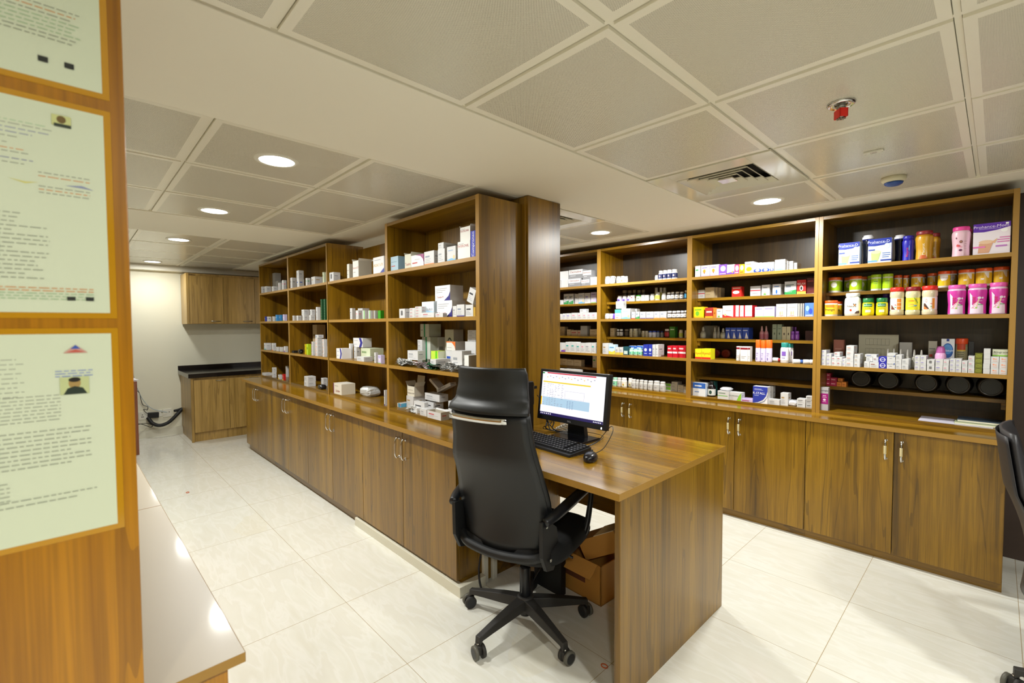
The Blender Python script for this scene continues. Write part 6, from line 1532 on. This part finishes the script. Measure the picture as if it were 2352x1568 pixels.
def round_meshes(kind, spec, w, h):
    key = (kind, spec, round(w, 3), round(h, 3))
    if key in CACHE: return CACHE[key]
    P = PROF[kind]; bc, cc, lc, pr = SPEC[spec]; r = w/2/(1.02 if kind == 'spray' else 1)
    gloss = .18 if kind in ('gjar', 'hour', 'shaker', 'syr', 'tube') or spec in ('DB', 'GR') else .35
    sg = 24 if w > .06 else 16
    body = mat('moulded_%s_%d' % (bc[1:], gloss*100), bc, gloss); cap = mat('cap_'+cc[1:], cc, .35)
    res = []
    mb = M(); mb.lathe([(a*r, b_*h) for a, b_ in P['body']], body, seg=sg, sq=P['sq'])
    res.append(('bottle_body' if kind in ('pill', 'syr', 'drop', 'tube', 'shaker', 'jar2') else ('can_body' if kind == 'spray' else 'jar_body'), mb.mesh('body')))
    mb = M()
    mb.lathe([(a*r, b_*h) for a, b_ in P['cap']], cap, seg=sg)
    if kind == 'shaker':
        mb.lathe([(.97*r, .83*h), (.99*r, .84*h), (.99*r, .89*h)], mat('navy_plastic', '#1c2668', .25), seg=sg, cap=False)
    res.append(('cap' if kind in ('pill', 'syr', 'drop', 'tube', 'spray') else 'lid', mb.mesh('cap')))
    if P['label'] and lc:
        a, b_ = P['label']; prof = P['body']
        def rad(z):
            for (r0, z0), (r1, z1) in zip(prof, prof[1:]):
                if z0 <= z <= z1 and z1 > z0: return (r0+(r1-r0)*(z-z0)/(z1-z0))*r
            return prof[-1][0]*r
        mb = M(); n = 10 if kind == 'hour' else 3
        lm = mat('label_'+lc[1:], lc, .3 if kind != 'pill' else .45)
        mb.lathe([(rad(a+(b_-a)*k/n)+.0006, (a+(b_-a)*k/n)*h) for k in range(n+1)], lm, seg=sg, cap=False, sq=P['sq'])
        U = pi*r*.72*.5*1.35
        def wrap(u, v, e):
            ang = (u-U/2)/r
            z = a+v/h
            q = rad(min(max(z, a), prof[-1][1]-.001))+.0011+e
            if P['sq']:
                aa = -pi/2+ang; q = q/(max(abs(cos(aa)), abs(sin(aa)))**P['sq'])*.9+.0006
            return (q*sin(ang), -q*cos(ang), z*h)
        draw(mb, pr, U, (b_-a)*h, wrap)
        res.append(('label', mb.mesh('label')))
    CACHE[key] = res; return res

def blister_mesh(L_, W_, col, dome, seed, n=(5, 2), crumple=.0055, base=True):
    rr = random.Random(seed); mb = M(); nx, ny = 14, 5
    vs = []; fs = []
    ph = rr.uniform(0, 6); am = crumple
    def zz(x, y): return am*(sin(ph+x/L_*5)+.6*sin(ph*2+y/W_*4+x/L_*3)+.25*sin(ph*3+x/L_*31+y/W_*17))+am*1.9
    for j in range(ny+1):
        for i in range(nx+1):
            x = -L_/2+L_*i/nx; y = -W_/2+W_*j/ny; vs.append((x, y, zz(x, y)))
    for j in range(ny):
        for i in range(nx):
            a = j*(nx+1)+i; fs.append((a, a+1, a+nx+2, a+nx+1))
    k = len(vs); vs += [(x, y, z-.0012) for x, y, z in vs]; fs += [tuple(reversed([q+k for q in f])) for f in list(fs)]
    mb.add(vs, fs, col, True)
    for i in range(n[0]):
        for j in range(n[1]):
            x = -L_/2+L_*(i+.5)/n[0]; y = -W_/2+W_*(j+.5)/n[1]; rx = min(L_/n[0], W_/n[1])*.27
            mb.lathe([(rx, 0), (rx*.9, .0016), (rx*.5, .0024), (.0003, .0026)], dome, c=(x, y, zz(x, y)), seg=8, cap=False)
    return mb.mesh('blister')
FOIL = mat('crinkled_foil', '#d0d0cc', .3, .45); FOILG = mat('green_foil', '#2c6040', .25, .5); PINKD = mat('pink_tablet', '#e0a8c0', .4); WHD = mat('white_tablet', '#e4e2dc', .4); BLD = mat('blue_foil', '#48608c', .3, .3)

# ------------------------------------------------------------------ the goods on the shelves
BAY = {'U4': 'far right wall bay', 'U3': 'second wall bay from right', 'U2': 'third wall bay from right', 'U1': 'wall bay by column',
       'I4': 'nearest island bay', 'I3': 'second island bay', 'I2': 'third island bay', 'I1': 'farthest island bay'}
NUM = ['', 'top', 'second', 'third', 'fourth', 'fifth', 'sixth', 'bottom']
NUMU4 = ['', 'top', 'second', 'third', 'fourth', 'fifth', 'bottom']; NUMI = ['', 'top', 'second', 'third', 'bottom']
ORD = ['', 'first', 'second', 'third', 'fourth', 'fifth', 'sixth', 'seventh', 'eighth', 'ninth', 'tenth', 'eleventh', 'twelfth', 'thirteenth', 'fourteenth', 'fifteenth', 'sixteenth', 'seventeenth', 'eighteenth', 'nineteenth', 'twentieth']
def shelf_words(sh):
    u, k = sh.split('.'); k = int(k)
    n = (NUMU4 if u == 'U4' else NUM if u[0] == 'U' else NUMI)[k]
    return '%s shelf, %s' % (n, BAY[u])
NAME = dict(box='carton', open='opened_carton', pill='pill_bottle', jar='jar', jar2='bottle', bigjar='jar', gjar='glass_jar', hour='waisted_jar', shaker='shaker_bottle', syr='syrup_bottle', drop='dropper_bottle', spray='spray_can', tube='lotion_bottle', lie='lying_bottle', tub='round_tub', disc='round_tin', blis='strip_pack')
CAT = dict(box='carton', open='carton', pill='bottle', jar='jar', jar2='bottle', bigjar='jar', gjar='jar', hour='jar', shaker='bottle', syr='bottle', drop='bottle', spray='spray can', tube='bottle', lie='bottle', tub='tub', disc='tin', blis='medicine strip')
rows = []
for ln in ITEMS.strip().split('\n'):
    f = ln.split('|')
    rows.append(dict(sh=f[0], desc=f[1], kind=f[2], spec=f[3], x=float(f[4]), y=float(f[5]), z=float(f[6]), w=float(f[7]), d=float(f[8]), h=float(f[9]), nz=int(f[10]), rot=float(f[11])))
grp = {}
for r_ in rows: grp.setdefault((r_['sh'], r_['desc']), []).append(r_)
rj = random.Random(11)
def one(r_, x, y, z, h, label, group):
    k = r_['kind']; w, d = r_['w'], r_['d']
    nm = NAME[k]
    if k == 'box':
        o = link(nm, carton_mesh(r_['spec'], w-.0006, d-.0006, h-.0004), None, (x, y, z), (0, R(r_['rot']), rj.uniform(-.006, .006) if w > .03 else 0))
        if r_['rot']: o.location.z += abs(sin(R(r_['rot'])))*w/2
        return tag(o, label, CAT[k], group)
    if k == 'open':
        t = thing(nm, label, CAT[k], (x, y, z), rj.uniform(-.03, .03), group)
        link('box_body', carton_mesh(r_['spec'], w, d, h, False), t)
        base = pm(carton_def(r_['spec'])[0]); tall = r_['spec'] == 'TEL'; fl = h*(1.0 if tall else .3)
        for q, ax, ang, pv in (((-w/2, w/2, 0, .001, 0, fl), 'X', 8 if tall else 55, (0, d-.001, h)), ((0, .001, 0, d, 0, fl*.55), 'Y', -38, (-w/2, 0, h)), ((0, .001, 0, d, 0, fl*.5), 'Y', 30, (w/2-.001, 0, h))):
            mb = M(); mb.box(*q, base, Matrix.Rotation(R(-ang if ax == 'X' else ang), 4, ax)); put('flap', mb, t, pv)
        return t
    if k == 'blis':
        key = ('blis', r_['spec'], round(w, 3), round(d, 3), round(h, 3))
        col = {'w': mat('white_foil', '#dcdce0', .3, .2), 'k': mat('black_pouch', '#18181c', .3), 'g': mat('plastic_wrapped_grey', '#c4c4c0', .2, .1)}[r_['spec']]
        if key not in CACHE:
            mb = M(); n = 14; vs = []; fs = []; q = random.Random(int(x*1000)); m_ = 6
            for z_ in range(m_+1):
                for i in range(n):
                    a = 2*pi*i/n; s_ = (1-.28*abs(2*z_/m_-1)**3)*(1+q.uniform(-.07, .07))
                    vs.append((w/2*s_*math.copysign(abs(cos(a))**.5, cos(a)), d/2+d/2*s_*math.copysign(abs(sin(a))**.5, sin(a)), max(0, h*(z_/m_)*(1+(q.uniform(-.1, .0) if z_ else 0)))))
            for j in range(m_):
                for i in range(n): fs.append((j*n+i, j*n+(i+1) % n, (j+1)*n+(i+1) % n, (j+1)*n+i))
            fs.append(tuple(reversed(range(n)))); fs.append(tuple(m_*n+i for i in range(n)))
            mb.add(vs, fs, col)
            CACHE[key] = mb.mesh('pouch')
        return tag(link(nm, CACHE[key], None, (x, y, z)), label, CAT[k], group)
    if k == 'tub':
        t = thing(nm, label, CAT[k], (x, y, z), 0, group); r = min(h, .128)/2*.98
        xf = Matrix.Translation((0, 0, r)) @ Matrix.Rotation(-pi/2, 4, 'X')
        mb = M(); mb.lathe([(r*.80, 0), (r*.9, .006), (r*.97, d*.5), (r, d-.002), (r*.98, d)], mat('black_tub_plastic', '#0c0c0c', .3), seg=32, xf=xf); put('tub_body', mb, t)
        mb = M(); mb.lathe([(r*.66, -.0005), (r*.70, -.004), (r*.80, -.004), (r*.83, .001)], mat('tub_rim', '#2c2a26', .3), seg=40, xf=xf, cap=False); put('base_rim', mb, t)
        return t
    if k == 'disc':
        t = thing(nm, label, CAT[k], (x, y, z), 0, group); r = w/2
        xf = Matrix.Translation((0, 0, r)) @ Matrix.Rotation(-pi/2, 4, 'X')
        mb = M(); mb.lathe([(r*.96, 0), (r, .004), (r, d-.004)], mat('dark_red_tin', '#5c1410', .35), seg=28, xf=xf); put('tin_body', mb, t)
        mb = M(); mb.lathe([(r*.5, -.0005), (r*.8, -.001), (r*.84, .0002)], mat('tin_face', '#6c1c14', .3), seg=28, xf=xf); put('tin_lid', mb, t)
        return t
    if k == 'lie':
        t = thing(nm, label, CAT[k], (x, y, z), 0, group); r = min(.016, h/2)
        red = r_['spec'] == 'LR'; L_ = max(w, .05); yy = r
        xf = Matrix.Translation((-w/2, yy, r)) @ Matrix.Rotation(pi/2, 4, 'Y')
        if not red: xf = Matrix.Rotation(R(25), 4, 'Z') @ xf
        mb = M(); mb.lathe([(r*.9, 0), (r, .003), (r, L_*.7), (r*.7, L_*.76)], mat('white_tube', '#e8e8ea', .35), seg=16, xf=xf); put('bottle_body', mb, t)
        mb = M(); mb.lathe([(r*.72, L_*.74), (r*.78, L_*.78), (r*.78, L_)], mat('red_cap', '#c02830', .4) if red else mat('blue_cap', '#3c64b0', .4), seg=16, xf=xf); put('cap', mb, t)
        return t
    t = thing(nm, label, CAT[k], (x, y+w/2, z), rj.uniform(-.12, .12), group)
    if r_['spec'] == 'PG' or r_['spec'] in ('MG', 'G1', 'G2', 'G3', 'LF', 'FG', 'P1'): t.rotation_euler.z = rj.uniform(-.03, .05)
    for n_, me in round_meshes(k, r_['spec'], w, h): link(n_, me, t)
    return t
SKIP = 0
for (sh, desc), lst in grp.items():
    lst.sort(key=lambda q: q['x'])
    for i, r_ in enumerate(lst):
        sw = shelf_words(sh)
        many = len(lst) > 1; nz = r_['nz']
        g = 'row or stack of %s on the %s' % (desc, sw.replace(',', ' of the')) if many or nz > 1 else None
        for q in range(nz):
            lab = desc
            if many:
                o_ = ORD[i+1]+' from left' if i < len(lst)-1 else 'rightmost'
                lab += ', '+o_
            if nz > 1:
                lv = 'topmost' if q == nz-1 else 'lowest' if q == 0 else ('middle' if nz == 3 else '%s up' % ORD[q+1])
                lab += (' stack, ' if many else ', ')+lv
            lab += ', '+sw
            wd = lab.split()
            if len(wd) > 16: lab = lab.replace(' shelf, ', ', ').replace(' bay from right', ' bay').replace('small ', '')
            wd = lab.split()
            if len(wd) > 16: lab = ' '.join(wd[:16]); SKIP += 1
            hh = r_['h']/nz
            jx = 0 if q == 0 else rj.uniform(-.0006, .0006)
            one(r_, r_['x']+jx, r_['y']+(0 if q == 0 else rj.uniform(0, .002)), r_['z']+hh*q+.0002*(q > 0), hh, lab, g)
print('labels cut', SKIP)

# medicine strips heaped on the two lower shelves of the nearest island bay
STR = [  # x range, y, z, colour key, n, group words
    ('silver', FOIL, FOIL, [(-2.83, 1.63, 5), (-2.74, 1.63, 5)], 'foil medicine strip in the silver heap at left'),
    ('pink', FOIL, PINKD, [(-2.60, 1.635, 4), (-2.52, 1.63, 3)], 'pink tablet strip in the middle heap'),
    ('green', FOILG, FOILG, [(-2.44, 1.625, 4)], 'dark green medicine strip in the heap'),
    ('silver2', FOIL, FOIL, [(-2.28, 1.63, 6), (-2.19, 1.63, 5)], 'foil medicine strip in the silver heap by the chair')]
HW_ = ['lowest', 'second up', 'third up', 'fourth up', 'fifth up', 'sixth up', 'topmost']
for key, c, dm, spots, lb in STR:
    for si, (x, y, n) in enumerate(spots):
        me = blister_mesh(.105, .045, c, dm, hash_(key)+si)
        for k in range(n):
            o = link('medicine_strip', me, None, (x+rj.uniform(-.012, .012), y+rj.uniform(.0, .02)+.005, 1.1205+k*.0075), (rj.uniform(-.02, .02), rj.uniform(-.04, .04), rj.uniform(-.5, .5)))
            tag(o, '%s, %s, %s' % (lb, ('left pile' if si == 0 else 'right pile') if len(spots) > 1 else 'single pile', 'topmost' if k == n-1 else HW_[k]), 'medicine strip', 'medicine strips heaped on the island shelf')
for x, y, n, lb in ((-2.66, 1.63, 4, 'foil strip beside the white and blue carton'), (-2.06, 1.65, 6, 'grey foil strip heaped on island base shelf by the chair')):
    me = blister_mesh(.11, .045, FOIL, WHD if n == 4 else BLD, n)
    for k in range(n):
        o = link('medicine_strip', me, None, (x+rj.uniform(-.02, .02), y+rj.uniform(-.0, .02), .8205+k*.0075), (0, rj.uniform(-.03, .03), rj.uniform(-.6, .6)))
        tag(o, lb+', '+('topmost' if k == n-1 else HW_[k]), 'medicine strip', 'medicine strips on the island base shelf')
# odds and ends on the empty right shelf
t = tag(put('paper_sheet', M().box(-.17, .14, 0, .19, 0, .0012, mat('paper_lilac', '#d0ccdc', .6)), loc=(-.14, 3.63, .8202)), 'large pale sheet lying under booklets on the empty right shelf', 'paper')
for k, (x, y, w_, d_, z, h_, c, lb) in enumerate(((-.06, 3.65, .19, .13, .8216, .010, '#a8b088', 'green grey booklet, lower of two on the empty right shelf'), (-.055, 3.68, .18, .14, .8318, .012, '#3c4a58', 'dark blue booklet, upper of two on the empty right shelf'))):
    t = thing('booklet', lb, 'booklet', (x, y, z))
    put('cover', M().box(-w_/2, w_/2, 0, d_, 0, h_, mat('cover_'+c[1:], c, .5)), t)
    put('pages', M().box(-w_/2+.002, w_/2+.0008, -.0008, d_-.002, .002, h_-.002, mat('page_edges', '#e0dcc8', .7)), t)
for me in list(bpy.data.meshes):
    if me.users == 0: bpy.data.meshes.remove(me)
